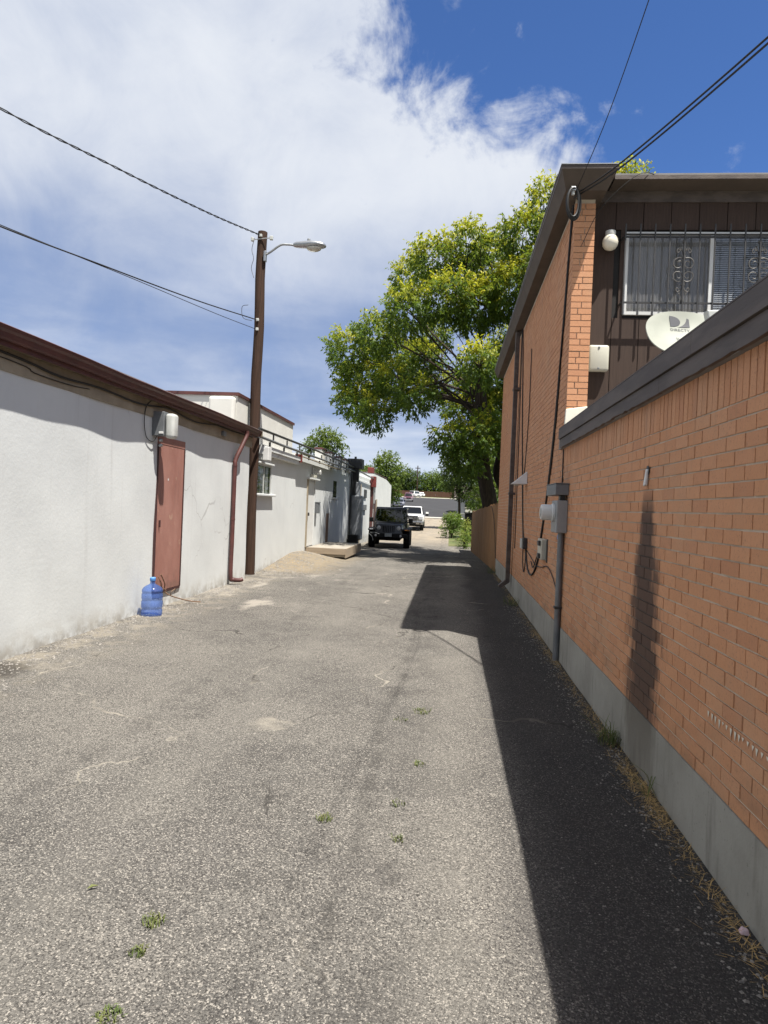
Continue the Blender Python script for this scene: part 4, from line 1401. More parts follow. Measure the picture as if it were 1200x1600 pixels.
# ---------------------------------------------------------------- wooden fence
fc = thing('wooden_fence', 'brown board fence continuing the brick wall line', 'fence', (1.2, 24, -.1))
fa, fz = Vector((1.245, 17.72, 0)), Vector((1.02, 31.2, 0))
nb = 92
wd = (fz - fa).length / nb
t = (fz - fa).normalized()
nrm = Vector((t.y, -t.x, 0))
if nrm.x < 0:
    nrm = -nrm
me_b = []
for v_ in range(4):
    h = 1.0
    q = MB().hexa([(0, 0, 0), (.019, 0, 0), (.019, wd - .008, 0), (0, wd - .008, 0), (0, 0, 1.80 + .015 * v_), (.019, 0, 1.80 + .015 * v_), (.019, wd - .008, 1.805 + .012 * v_), (0, wd - .008, 1.805 + .012 * v_)])
    m_ = bpy.data.meshes.new('board')
    m_.from_pydata(q.v, [], q.f)
    m_.materials.append(MAT['fence_wood'])
    me_b.append(m_)
for i in range(nb):
    p = fa + t * (wd * i)
    o = bpy.data.objects.new('board', me_b[random.randrange(4)])
    COL.objects.link(o)
    o.parent = fc
    o.location = Vector((p.x + random.uniform(-.004, .004), p.y, float(np.interp(p.y, PY, PZ)) - .02 + random.uniform(-.012, .012))) - ORG[fc]
    o.rotation_euler = (random.uniform(-.006, .006), 0, math.atan2(-t.x, t.y))
for hgt in (.35, 1.45):
    a = fa + nrm * .03
    b = fz + nrm * .03
    MB().hexa([(a.x, a.y, hgt - .1), (a.x + .04, a.y, hgt - .1), (b.x + .04, b.y, hgt - .35), (b.x, b.y, hgt - .35), (a.x, a.y, hgt), (a.x + .04, a.y, hgt), (b.x + .04, b.y, hgt - .25), (b.x, b.y, hgt - .25)]).build('rail', 'fence_wood', fc)
cable('fence_cable', [(1.225, 17.75, .35), (1.215, 18.2, .95), (1.21, 19.0, 1.45), (1.20, 20.0, 1.72)], .008, 'thin dark cable slanting across the wooden fence boards')


# ---------------------------------------------------------------- vegetation
def leaf_mesh(name, P, D, size, mat, parent, tint, shade, per=9, droop=.5, spread=.26, wid=.42):
    """P: twig points, D: twig directions; every twig carries `per` folded leaves"""
    n = len(P)
    tt = np.tile(np.linspace(.15, 1.0, per), n)
    base = np.repeat(P, per, 0) + np.repeat(D, per, 0) * (tt[:, None] * spread)
    m = n * per
    side = rng.normal(size=(m, 3))
    d = np.repeat(D, per, 0) * .7 + side * .75
    d[:, 2] -= droop * rng.uniform(.3, 1.3, m)
    d /= np.linalg.norm(d, axis=1)[:, None]
    up = np.tile(np.array([0, 0, 1.0]), (m, 1)) + rng.normal(size=(m, 3)) * .55
    s = np.cross(d, up)
    s /= np.linalg.norm(s, axis=1)[:, None] + 1e-9
    nn = np.cross(s, d)
    L = size * rng.uniform(.65, 1.35, m)[:, None]
    w = L * wid * .5
    mid = base + d * L * .5
    a = base
    b = mid + s * w + nn * L * .07
    c = base + d * L - nn * L * .10
    e = mid - s * w + nn * L * .07
    V = np.stack([a, b, c, e], 1).reshape(-1, 3)
    org = np.array(ORG[parent]) if parent else np.zeros(3)
    me = bpy.data.meshes.new(name)
    me.vertices.add(len(V))
    me.vertices.foreach_set('co', (V - org).ravel())
    me.loops.add(len(V))
    me.loops.foreach_set('vertex_index', np.arange(len(V)))
    me.polygons.add(m)
    me.polygons.foreach_set('loop_start', np.arange(0, 4 * m, 4))
    me.update(calc_edges=True)
    at = me.attributes.new('tint', 'FLOAT', 'POINT')
    tv = np.repeat(np.clip(np.repeat(tint, per) + rng.normal(size=m) * .05, 0, 1), 4)
    at.data.foreach_set('value', tv)
    at = me.attributes.new('shade', 'FLOAT', 'POINT')
    sv = np.repeat(np.clip(np.repeat(shade, per) + rng.normal(size=m) * .13, 0, 1), 4)
    at.data.foreach_set('value', sv)
    me.materials.append(MAT[mat])
    o = bpy.data.objects.new(name, me)
    COL.objects.link(o)
    if parent:
        o.parent = parent
    ORG[o] = ORG.get(parent, Vector((0, 0, 0)))
    return o


def fill_blobs(blobs, dens):
    """twig points through a set of ellipsoids (x,y,z,rx,ry,rz), thicker to the outside"""
    Ps, Ds, Hs = [], [], []
    for (x, y, z, rx, ry, rz) in blobs:
        n = max(12, int(dens * (rx * ry + rx * rz + ry * rz)))
        d = rng.normal(size=(n, 3))
        d /= np.linalg.norm(d, axis=1)[:, None]
        r = rng.uniform(.18, 1.0, n) ** .42
        r *= 1 + .16 * np.sin(d[:, 0] * 7 + x) * np.sin(d[:, 2] * 6 + y) + rng.normal(size=n) * .06
        Ps.append(np.array([x, y, z]) + d * r[:, None] * np.array([rx, ry, rz]))
        dd = d + rng.normal(size=(n, 3)) * .45
        dd[:, 2] -= .15
        dd /= np.linalg.norm(dd, axis=1)[:, None]
        Ds.append(dd)
        Hs.append(r * d[:, 2])
    return np.concatenate(Ps), np.concatenate(Ds), np.concatenate(Hs)


def limb(mb, a, b, r0, r1, sag=.0, n=7):
    a, b = Vector(a), Vector(b)
    ln = (b - a).length
    mid = (a + b) / 2 + Vector((random.uniform(-.13, .13) * ln, random.uniform(-.13, .13) * ln, sag + random.uniform(-.05, .1) * ln))
    q = spline([a, (a * .6 + mid * .4) + Vector((0, 0, sag * .3)), mid, b], n)
    mb.tube(q, [r0 + (r1 - r0) * i / (len(q) - 1) for i in range(len(q))], 7, True)
    return q


# the big yellow-green tree behind the fence
tr = thing('shade_tree', 'big leaning shade tree with yellow green crown behind the wooden fence', 'tree', (1.75, 24, -.2))
BR = [(-4.0, 25.2, 7.3, .95, 1.2, .95), (-3.4, 24.6, 6.0, 1.0, 1.2, .85), (-3.1, 26.2, 8.2, 1.0, 1.2, .9), (-2.9, 25.0, 4.95, .85, 1.0, .7),
      (-2.3, 25.6, 7.2, 1.1, 1.3, 1.0), (-1.95, 26.5, 9.3, 1.1, 1.3, 1.0), (-1.5, 25.2, 5.7, .9, 1.1, .75), (-2.0, 26.6, 10.6, .75, 1.1, .75), (-1.0, 26.4, 11.2, 1.1, 1.3, .95),
      (-.4, 26.8, 9.9, 1.1, 1.4, .95), (-.9, 25.4, 8.0, .8, 1.1, .7), (.3, 27.0, 12.0, 1.05, 1.3, .85), (1.2, 26.2, 11.0, 1.2, 1.5, 1.1), (2.35, 26.5, 12.2, 1.1, 1.4, .85),
      (3.05, 26.5, 13.4, .75, 1.2, .5), (.6, 25.0, 9.0, 1.2, 1.4, 1.0), (1.9, 25.2, 9.6, 1.2, 1.4, 1.1), (.9, 26.5, 7.2, 1.0, 1.3, .85), (2.2, 26.0, 7.6, 1.1, 1.4, 1.0), (-.3, 26.2, 6.2, .9, 1.1, .7),
      (.3, 25.2, 5.1, .8, 1.0, .65), (1.5, 27.0, 5.5, 1.0, 1.2, .7), (2.6, 26.8, 5.8, .9, 1.2, .8), (-.2, 26.6, 4.3, .55, .8, .45), (.6, 27.0, 3.6, .7, .9, .5), (2.6, 27.5, 4.2, .8, .9, .6),
      (3.6, 26.5, 10.8, 1.5, 1.6, 1.3), (4.2, 26.8, 12.8, 1.3, 1.5, 1.0), (3.7, 26.4, 8.2, 1.4, 1.5, 1.2), (5.6, 26.8, 11.6, 1.5, 1.6, 1.2), (6.2, 26.6, 14.0, .95, 1.0, .95), (6.9, 26.8, 13.6, .8, .9, .75), (5.4, 26.2, 9.0, 1.4, 1.5, 1.2), (-1.3, 25, 7.0, .9, 1.2, .8), (1.0, 26, 5.9, .9, 1.2, .7), (-2.2, 25, 6.2, .9, 1.2, .75), (1.5, 26, 4.9, .9, 1.1, .7), (.85, 26, 4.4, .8, 1, .6), (2.0, 26, 4.5, .9, 1, .7), (1.3, 26, 6.6, 1.0, 1.2, .8), (-3.6, 25, 5.4, .9, 1.1, .7)]
# the crown is as deep as it is wide: lobes lie nearer and farther along the same lines
_rt = random.Random(3)
BR2 = []
TY = 24.0
for k, (x, y, z, rx, ry, rz) in enumerate(BR):
    reach = min(1.0, math.hypot((x - 1.3) / 5.5, (z - 8.5) / 6.0))
    yy = TY + (1 if _rt.random() < .45 else -1) * _rt.uniform(.2, 1.0) * 4.6 * math.sqrt(max(.06, 1 - reach * reach))
    if z < 5:
        yy = TY - _rt.uniform(.5, 3.0)
    q = yy / y
    BR2.append((x * q, yy, CAM_H + (z - CAM_H) * q, max(.38, rx * q - .32), ry * 1.05, max(.34, rz * q - .30)))
BR = BR2
mb = MB()
tp = spline([(1.80, 24.0, -.5), (1.62, 24, .8), (1.34, 24, 2.0), (1.06, 24, 3.3), (.98, 24.1, 4.9), (.85, 24.1, 6.1)], 6)
mb.tube(tp, [.33 - .14 * i / (len(tp) - 1) for i in range(len(tp))], 12)
t2 = spline([(1.9, 24.1, .2), (1.92, 24.3, 2.2), (1.66, 24.4, 3.0), (1.95, 24.4, 4.3), (2.4, 24.5, 6.1), (2.8, 24.5, 7.6)], 6)
mb.tube(t2, [.25 - .12 * i / (len(t2) - 1) for i in range(len(t2))], 10)
mb.build('trunk', 'bark', tr, True)
mb = MB()
hubs = tp[len(tp) // 2::2] + t2[len(t2) // 2::2]
for b in BR:
    c = Vector(b[:3])
    hcand = [h for h in hubs if h.z < c.z + .8] or hubs[:1]
    h = random.choice(sorted(hcand, key=lambda q: (q - c).length)[:4])
    q = limb(mb, h, c, .058, .016, random.uniform(-.1, .35))
    for _ in range(6):
        e = c + Vector((random.uniform(-1, 1) * b[3], random.uniform(-1, 1) * b[4], random.uniform(-.8, .9) * b[5])) * .9
        limb(mb, q[random.randrange(len(q) // 2, len(q))], e, .024, .007, .05, 4)
mb.build('branches', 'bark', tr, True)
P_, D_, H_ = fill_blobs(BR, 150)
clump = np.sin(P_[:, 0] * 1.9 + 1.1) * np.sin(P_[:, 1] * 1.7 + .4) * np.sin(P_[:, 2] * 2.1 + .8)
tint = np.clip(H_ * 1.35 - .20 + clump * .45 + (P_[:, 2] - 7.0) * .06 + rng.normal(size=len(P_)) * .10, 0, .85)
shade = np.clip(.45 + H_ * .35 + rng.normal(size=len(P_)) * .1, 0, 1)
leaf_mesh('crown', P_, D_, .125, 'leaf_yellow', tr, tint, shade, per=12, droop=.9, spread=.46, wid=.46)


def simple_tree(name, label, base, height, blobs, mat, dens, lsize, tintv=.25, tr_r=.16, group=None, per=7):
    x, y = base
    z = float(gz(x, y))
    o = thing(name, label, 'tree', (x, y, z), group)
    mb = MB()
    q = spline([(x, y, z - .3), (x + .05, y, z + height * .3), (x - .03, y, z + height * .6), (x, y, z + height * .85)], 5)
    mb.tube(q, [tr_r * (1 - .75 * i / (len(q) - 1)) for i in range(len(q))], 8)
    for b in blobs:
        limb(mb, q[random.randrange(len(q) // 3, len(q))], b[:3], tr_r * .35, .02, .1, 4)
    mb.build('trunk', 'bark', o, True)
    P, D, H = fill_blobs(blobs, dens)
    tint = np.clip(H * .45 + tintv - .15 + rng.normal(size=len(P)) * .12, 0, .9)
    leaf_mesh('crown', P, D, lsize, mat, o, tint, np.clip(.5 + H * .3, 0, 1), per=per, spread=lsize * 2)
    return o


def blob_crown(x, y, zc, rx, rz, n, seed, ry=None, sq=.55):
    r = random.Random(seed)
    out = []
    for i in range(n):
        a = r.uniform(0, 6.283)
        h = r.uniform(-1, 1)
        k = math.sqrt(max(.05, 1 - h * h)) * r.uniform(.35, 1.0)
        s = r.uniform(.30, .48)
        out.append((x + math.cos(a) * k * rx * (1 - s * .6), y + math.sin(a) * k * (ry or rx) * (1 - s * .6), zc + h * rz * (1 - s * .6), rx * s * 1.15, (ry or rx) * s, rz * s * .9))
    return out


# trees on the left beyond the white roofs
simple_tree('roadside_tree', 'small bright green tree rising over the white parapet roof', (-11.4, 60), 6.5, blob_crown(-11.3, 60, 6.3, 2.2, 1.9, 13, 2), 'leaf_green', 24, .24, .38)
simple_tree('roadside_tree', 'bright upright green tree just past the far white building', (-7.2, 75), 6.5, blob_crown(-7.2, 75, 4.6, 2.1, 2.9, 16, 5), 'leaf_green', 22, .27, .35)
simple_tree('roadside_tree', 'low green tree tucked beside the upright tree past the far white building', (-9.4, 80), 5, blob_crown(-9.3, 80, 5.0, 1.7, 1.4, 8, 6), 'leaf_green', 22, .26, .3)
# skyline trees
lab = ['rounded dark green tree above the distant red fence, leftmost of that row', 'broad grey green tree in the middle of the row above the distant fence', 'spreading green tree at the end of the row near the dark evergreen']
for k, (x, y, zc, rx, rz) in enumerate([(-18.5, 262, 11.0, 8.5, 6.0), (-7.5, 258, 10.0, 8.0, 5.6), (1.0, 250, 9.0, 6.5, 4.2)]):
    simple_tree('skyline_tree', lab[k], (x, y), 9, blob_crown(x, y, zc, rx, rz, 18, 20 + k), 'leaf_green' if k else 'leaf_dark', 2.6, .75, .12, .35, 'trees above the distant fence')
for k, (x, y, zc, rx, rz, lb_) in enumerate([(-34, 270, 11, 9, 6, 'far tree hidden mostly behind the upright roadside tree'), (12, 240, 10.5, 8, 5.5, 'far pale tree glimpsed behind the dark evergreen')]):
    simple_tree('skyline_tree', lb_, (x, y), 9, blob_crown(x, y, zc, rx, rz, 14, 30 + k), 'leaf_green', 2.4, .75, .1, .35, 'trees above the distant fence')
# darker trees in the yard on the right
simple_tree('yard_tree', 'dark low evergreen at the street corner left of the leaning trunk', (.75, 58), 5, [(.3, 58, 4.2, 1.3, 1.3, 1.0), (1.2, 58, 5.6, 1.6, 1.6, 1.1), (.2, 58, 5.8, 1.0, 1.0, .9), (.9, 58, 3.2, 1.1, 1.1, .6), (-.1, 57, 6.8, .7, .9, .7), (1.7, 58, 3.6, 1.2, 1.2, .9), (1.0, 58, 7.0, 1.3, 1.3, .9), (2.6, 58.5, 4.6, 1.5, 1.4, 1.6), (2.4, 58, 2.6, 1.3, 1.2, .8), (3.4, 58, 6.4, 1.5, 1.4, 1.3), (.0, 57.5, 4.9, .9, 1.0, .8)], 'leaf_dark', 55, .19, .1, .16)
simple_tree('yard_tree', 'pale green weeping tree seen behind the leaning trunk', (3.3, 44), 5, [(2.4, 44, 3.6, .9, 1.2, 1.2), (3.2, 44, 4.6, 1.3, 1.3, 1.2), (3.0, 43.5, 2.6, 1.1, 1.2, 1.0), (2.0, 44.5, 2.3, .8, 1.0, .7), (4.2, 44, 3.2, 1.2, 1.2, 1.3), (3.6, 44, 5.8, 1.2, 1.2, .9), (1.9, 44.5, 4.8, .8, 1.0, .8), (2.6, 44, 1.6, 1.2, 1.2, .7)], 'leaf_bush', 55, .17, .22, .14)
simple_tree('yard_tree', 'tall shadowy tree filling the gap above the wooden fence', (5.2, 36), 7, [(4.4, 36, 4.4, 1.3, 1.3, 1.6), (5.5, 36, 6.2, 1.6, 1.5, 1.4), (3.4, 36.5, 6.2, 1.2, 1.2, 1.2), (5.6, 36, 3.2, 1.5, 1.4, 1.2)], 'leaf_dark', 22, .22, .05, .2)
# shrubs
def shrub(name, label, c, r, n, mat, dens=60, ls=.10, tintv=.3):
    o = thing(name, label, 'shrub', (c[0], c[1], float(gz(c[0], c[1]))))
    bl = blob_crown(c[0], c[1], c[2], r[0], r[2], n, int(c[1] * 7), r[1])
    P, D, H = fill_blobs(bl, dens)
    z0 = float(gz(c[0], c[1]))
    P[:, 2] = np.maximum(P[:, 2], z0 + .02)
    mb = MB()
    for b in bl[:6]:
        limb(mb, (c[0] + random.uniform(-.1, .1), c[1], z0 - .05), b[:3], .025, .008, .05, 4)
    mb.build('stem', 'bark', o)
    leaf_mesh('foliage', P, D, ls, mat, o, np.clip(H * .5 + tintv - .2 + rng.normal(size=len(P)) * .12, 0, 1), np.clip(.5 + H * .3, 0, 1), per=6, spread=ls * 2)


shrub('bush', 'rounded bright green bush where the alley meets the street', (.22, 43, .50), (.85, 1.3, .72), 16, 'leaf_bush', 110, .10, .1)
shrub('bush', 'low leafy weeds spilling beside the end of the wooden fence', (.78, 32.6, .10), (.26, 1.0, .42), 9, 'leaf_bush', 110, .08, .4)
shrub('bush', 'small green clump at the foot of the fence end', (.86, 34.6, .35), (.28, .7, .45), 7, 'leaf_bush', 80, .10, .35)
shrub('bush', 'flowering pinkish dry seed heads above the weeds at the fence end', (.86, 33.6, .85), (.18, .4, .20), 5, 'leaf_bush', 60, .08, .9)
sheet('grass_verge', 'lawn', np.linspace(.0, 1.6, 6), np.arange(34, 76, 2), .012)
# dark bin behind the bush
o = thing('garbage_bin', 'dark wheeled garbage bin behind the weeds at the fence end', 'bin', (1.12, 40, 0))
zb = float(gz(1.1, 40))
MB().rhexa([(.92, 39.8, zb + .05), (1.38, 39.8, zb + .05), (1.38, 40.3, zb + .05), (.92, 40.3, zb + .05), (.88, 39.75, zb + 1.62), (1.42, 39.75, zb + 1.62), (1.42, 40.4, zb + 1.62), (.88, 40.4, zb + 1.62)], .03).build('body', 'dark_trim', o)
R(.85, 1.45, 39.7, 40.45, zb + 1.625, zb + 1.70, r=.02).build('lid', 'dark_trim', o)
for x in (.94, 1.36):
    MB().lathe((x - .03, 40.4, zb + .12), [(.12, 0), (.12, .06)], 14, 'x').build('wheel', 'rubber', o)


def tuft(x, y, n, h, label, mat='weed_green', spread=.06, z=None):
    mb = MB()
    zz = float(gz(x, y)) if z is None else z
    for _ in range(n):
        a = random.uniform(0, 6.283)
        r = spread * math.sqrt(random.random())
        bx, by = x + r * math.cos(a), y + r * math.sin(a)
        L = h * random.uniform(.5, 1.2)
        lean = random.uniform(.3, 1.5) * L
        b = random.uniform(0, 6.283)
        w = random.uniform(.0013, .0028)
        dx, dy = math.cos(b), math.sin(b)
        m = Vector((bx + dx * lean * .35, by + dy * lean * .35, zz + L * .65))
        e = Vector((bx + dx * lean, by + dy * lean, zz + L * random.uniform(.55, 1.0)))
        sx, sy = -dy * w, dx * w
        mb.add([(bx - sx, by - sy, zz - .005), (bx + sx, by + sy, zz - .005), (m.x + sx, m.y + sy, m.z), (m.x - sx, m.y - sy, m.z), e[:]], [(0, 1, 2, 3), (3, 2, 4)])
    return mb.build('weed_tuft', mat, None, False, label, 'weed', 'weeds growing in the alley')


tuft(-.144, 5.23, 66, 0.028, 'larger green weed tuft in the paving close to the shadow edge', spread=0.080)
tuft(-.30, 5.0, 28, 0.019, 'sparse weed sprig just left of the larger tuft near the shadow edge', spread=0.064)
tuft(-.121, 4.157, 37, 0.022, 'small weed tuft alone below the larger shadow edge tuft', spread=0.040)
tuft(-.565, 3.346, 46, 0.022, 'weed tuft in the middle of the alley foreground', spread=0.048)
tuft(-.207, 3.586, 28, 0.019, 'tiny weed tuft, upper of two right of the mid foreground tuft', spread=0.040)
tuft(-.178, 3.199, 33, 0.019, 'tiny weed tuft, lower of two right of the mid foreground tuft', spread=0.036)
tuft(-1.028, 2.416, 74, 0.020, 'longer weed patch in the crack at lower left', spread=0.040)
tuft(-1.005, 2.238, 49, 0.020, 'compact weed tuft just below the longer lower left patch', spread=0.029)
tuft(-.958, 1.949, 74, 0.020, 'weed tuft cut by the bottom edge of the picture', spread=0.040)
tuft(1.165, 4.80, 90, .16, 'tall green grass clump against the stained foundation', spread=.09)
tuft(1.19, 3.95, 14, .17, 'few thin green blades leaning on the foundation', spread=.05)
tuft(1.12, 11.6, 70, .16, 'green grass clump on the foundation below the wall cables', spread=.16)
tuft(1.16, 17.5, 60, .22, 'grass clump at the corner of brick wall and fence', spread=.14)


def blades(name, n, xf, yf, hmin, hmax, mat, label, cat, flat=.5):
    mb = MB()
    for _ in range(n):
        y = yf()
        x = xf(y)
        zz = float(gz(x, y)) + .004
        L = random.uniform(hmin, hmax)
        b = random.uniform(0, 6.283)
        up = random.random() ** 2 * (1 - flat)
        dx, dy, dz_ = math.cos(b), math.sin(b), up + .08
        w = random.uniform(.0008, .0021)
        sx, sy = -dy * w, dx * w
        mb.add([(x - sx, y - sy, zz), (x + sx, y + sy, zz), (x + dx * L + sx * .3, y + dy * L + sy * .3, zz + dz_ * L), (x + dx * L - sx * .3, y + dy * L - sy * .3, zz + dz_ * L)], [(0, 1, 2, 3)])
    return mb.build(name, mat, None, False, label, cat, kind='stuff')


def ystrip():
    while True:
        y = random.uniform(1.6, 17.5)
        if random.random() < .25 + .75 * max(0, math.sin(y * 2.7) * math.sin(y * 1.1 + .5)) and random.random() < 4.5 / (y + 2.5):
            return y


blades('dry_grass', 3800, lambda y: 1.215 - abs(random.gauss(0, .05)) - .008, ystrip, .02, .07, 'dry_grass', 'dry straw and dead grass strewn along the foot of the brick wall', 'dry grass', .45)
blades('straw', 700, lambda y: -4.1 + abs(random.gauss(0, .55)), lambda: random.uniform(15, 20.2), .05, .16, 'dry_grass', 'dry straw strewn over the gravel heap by the white wall', 'straw', .7)


def stones(name, n, xf, yf, smin, smax, mat, label):
    P, F = [], []
    for _ in range(n):
        y = yf()
        x = xf(y)
        z = float(gz(x, y) + rough_z(x, y))
        s = random.uniform(smin, smax)
        c = [(1, 0, 0), (-1, 0, 0), (0, 1, 0), (0, -1, 0), (0, 0, 1)]
        b = len(P)
        a = random.uniform(0, 3)
        for q in c:
            k = s * random.uniform(.6, 1.1)
            P.append((x + (q[0] * math.cos(a) - q[1] * math.sin(a)) * k, y + (q[0] * math.sin(a) + q[1] * math.cos(a)) * k, z + q[2] * k * .7))
        F += [(b, b + 2, b + 4), (b + 2, b + 1, b + 4), (b + 1, b + 3, b + 4), (b + 3, b, b + 4)]
    me = MB()
    me.v, me.f = P, F
    return me.build(name, mat, None, False, label, 'gravel', kind='stuff')


stones('loose_gravel', 9000, lambda y: random.uniform(-3.9, 1.15), lambda: 1.4 + 9.5 * random.random() ** 1.7, .0025, .0065, 'gravel_stone', 'loose grit scattered over the asphalt')
stones('wall_foot_gravel', 1500, lambda y: -4.05 + abs(random.gauss(0, .28)), lambda: random.uniform(4.5, 13.4), .006, .02, 'gravel_stone', 'broken asphalt crumbs along the foot of the white wall')
stones('heap_gravel', 1600, lambda y: -4.15 + abs(random.gauss(0, .6)), lambda: random.uniform(14.2, 20.5), .008, .025, 'gravel_stone', 'gravel heap at the foot of the white wall before the step')
stones('edge_gravel', 1500, lambda y: 1.2 - abs(random.gauss(0, .12)), lambda: random.uniform(1.6, 12), .004, .012, 'gravel_stone', 'grit along the brick foundation')
o = thing('paper_scrap', 'crumpled pink and white paper scrap at the foot of the wall, lower right', 'litter', (1.185, 2.7, 0))
MB().rhexa([(1.165, 2.69, .004), (1.20, 2.685, .004), (1.205, 2.715, .004), (1.17, 2.725, .004), (1.175, 2.695, .022), (1.195, 2.69, .03), (1.2, 2.71, .018), (1.18, 2.715, .028)], .004).build('paper', 'litter', o)
for i, (x, y) in enumerate([(-1.37, 2.56), (-.19, 2.0)]):
    mb = MB().add([(x, y, .008), (x + .02, y + .012, .014), (x + .035, y + .03, .010), (x + .008, y + .022, .016)], [(0, 1, 2, 3)])
    mb.build('fallen_leaf', 'dry_grass' if False else 'weed_green', None, False, ['fallen yellow green leaf at left of the foreground asphalt', 'fallen yellow green leaf at bottom centre of the asphalt'][i], 'leaf')


# ---------------------------------------------------------------- vehicles (front towards -y, built round the origin)
def wheel(root, x, y, r, w, rim='galvanised'):
    s = 1 if x > 0 else -1
    t_ = MB().lathe((x, y, r), [(r * .6, -w / 2), (r * .93, -w / 2), (r, -w * .32), (r, w * .32), (r * .93, w / 2), (r * .6, w / 2)], 26, 'x').build('wheel', 'rubber', root, True)
    MB().lathe((x + s * w * .42, y, r), [(r * .6, 0), (r * .5, s * -.03), (r * .15, s * .01), (0, s * .012)], 20, 'x').build('rim', rim, t_)


jp = thing('black_offroader', 'black boxy off road vehicle with upright windshield parked by the white wall', 'car')
R(-.77, .77, -.78, 2.0, .55, 1.17, r=.05).build('body', 'paint_black', jp)
MB().rhexa([(-.60, -1.93, .70), (.60, -1.93, .70), (.74, -.70, .70), (-.74, -.70, .70), (-.53, -1.90, 1.09), (.53, -1.90, 1.09), (.70, -.70, 1.19), (-.70, -.70, 1.19)], .04, 3).build('hood', 'paint_black', jp, True)
gr = MB().rhexa([(-.60, -1.985, .68), (.60, -1.985, .68), (.60, -1.925, .68), (-.60, -1.925, .68), (-.57, -1.96, 1.10), (.57, -1.96, 1.10), (.57, -1.915, 1.10), (-.57, -1.915, 1.10)], .02).build('grille', 'paint_black', jp)
for i in range(7):
    x = -.24 + i * .08
    R(x - .022, x + .022, -1.995, -1.965, .74, 1.04, r=.01).build('slot', 'dark_trim', gr)
for s in (-1, 1):
    hl = MB().lathe((s * .44, -1.965, .93), [(.095, .0), (.095, -.03), (.085, -.045), (.04, -.055), (0, -.057)], 20, 'y').build('headlight', 'headlight', jp, True)
    MB().rhexa([(s * .60, -1.95, .80), (s * .945, -1.85, .80), (s * .945, -.72, .80), (s * .60, -.72, .80), (s * .60, -1.93, .90), (s * .93, -1.80, .90), (s * .93, -.74, .92), (s * .60, -.74, .92)], .03).build('fender', 'dark_trim', jp)
    R(min(s * .70, s * .92), max(s * .70, s * .92), -1.905, -1.86, .83, .88, r=.01).build('turn_signal', 'headlight' if s < 0 else 'amber', jp)  # left one pale to paint a glint on it, right one amber
    R(min(s * .62, s * .945), max(s * .62, s * .945), .65, 1.85, .80, .90, r=.03).build('rear_fender', 'dark_trim', jp)
    mr = R(min(s * .82, s * 1.02), max(s * .82, s * 1.02), -.62, -.50, 1.15, 1.36, r=.03).build('mirror', 'dark_trim', jp)
    R(min(s * .74, s * .84), max(s * .74, s * .84), -.60, -.54, 1.16, 1.21, r=.01).build('mirror_arm', 'dark_trim', mr)
    sx = s * .772
    dd = R(min(sx, sx + s * .012), max(sx, sx + s * .012), -.55, .5, .62, 1.15, r=.005).build('door', 'paint_black', jp)
    R(min(sx, sx + s * .03), max(sx, sx + s * .03), .30, .42, 1.02, 1.06, r=.006).build('handle', 'dark_trim', dd)
    for yy in (-1.32, 1.22):
        wheel(jp, s * .79, yy, .41, .27, 'dark_metal')
    MB().lathe((s * .55, -2.16, .60), [(.05, 0), (.05, -.02), (0, -.022)], 14, 'y').build('fog_light', 'headlight', jp)
    MB().rhexa([(s * .735, -.70, 1.17), (s * .785, -.70, 1.17), (s * .785, -.62, 1.17), (s * .735, -.62, 1.17), (s * .66, -.46, 1.77), (s * .715, -.46, 1.77), (s * .715, -.38, 1.77), (s * .66, -.38, 1.77)], .008).build('windshield_post', 'paint_black', jp)
    MB().hexa([(s * .745, -.55, 1.18), (s * .75, -.55, 1.18), (s * .75, 1.9, 1.18), (s * .745, 1.9, 1.18), (s * .685, -.40, 1.76), (s * .69, -.40, 1.76), (s * .69, 1.85, 1.76), (s * .685, 1.85, 1.76)]).build('side_window', 'car_glass', jp)
bp = MB().rhexa([(-.86, -2.15, .50), (.86, -2.15, .50), (.80, -1.96, .50), (-.80, -1.96, .50), (-.84, -2.13, .68), (.84, -2.13, .68), (.80, -1.96, .70), (-.80, -1.96, .70)], .03).build('bumper', 'dark_trim', jp)
T(spline([(-.80, -2.16, .71), (-.60, -2.17, .72), (-.40, -2.17, .66)], 4), .014, 6).build('trim_bar', 'grey_metal_light', bp)
T(spline([(-.86, -2.14, .66), (-.72, -2.17, .55), (-.66, -2.16, .36)], 4), .016, 6).build('trim_bar', 'grey_metal_light', bp)
R(-.155, .155, -2.165, -2.152, .55, .70, r=.004).build('license_plate', 'plate', bp)
MB().hexa([(-.735, -.705, 1.19), (.735, -.705, 1.19), (.735, -.70, 1.19), (-.735, -.70, 1.19), (-.665, -.465, 1.75), (.665, -.465, 1.75), (.665, -.46, 1.75), (-.665, -.46, 1.75)]).build('windshield', 'car_glass', jp)
R(-.72, .72, -.48, -.36, 1.74, 1.80, r=.02).build('windshield_header', 'paint_black', jp)
R(-.72, .72, -.42, 1.95, 1.77, 1.86, r=.05).build('roof', 'paint_black', jp, True)
MB().hexa([(-.70, 1.90, 1.18), (.70, 1.90, 1.18), (.70, 1.94, 1.18), (-.70, 1.94, 1.18), (-.66, 1.84, 1.77), (.66, 1.84, 1.77), (.66, 1.88, 1.77), (-.66, 1.88, 1.77)]).build('rear_window', 'car_glass', jp)
for x in (-.38, .38):
    R(x - .24, x + .24, -.02, .12, 1.0, 1.45, r=.06).build('seat', 'dark_trim', jp)
    R(x - .12, x + .12, .0, .09, 1.46, 1.66, r=.04).build('headrest', 'dark_trim', jp)
MB().lathe((.36, -.42, 1.14), [(.18, 0), (.195, .01), (.18, .03)], 20, 'y').build('steering_wheel', 'dark_trim', jp)
R(-.70, .70, -.72, -.40, 1.0, 1.20, r=.03).build('dashboard', 'dark_trim', jp)
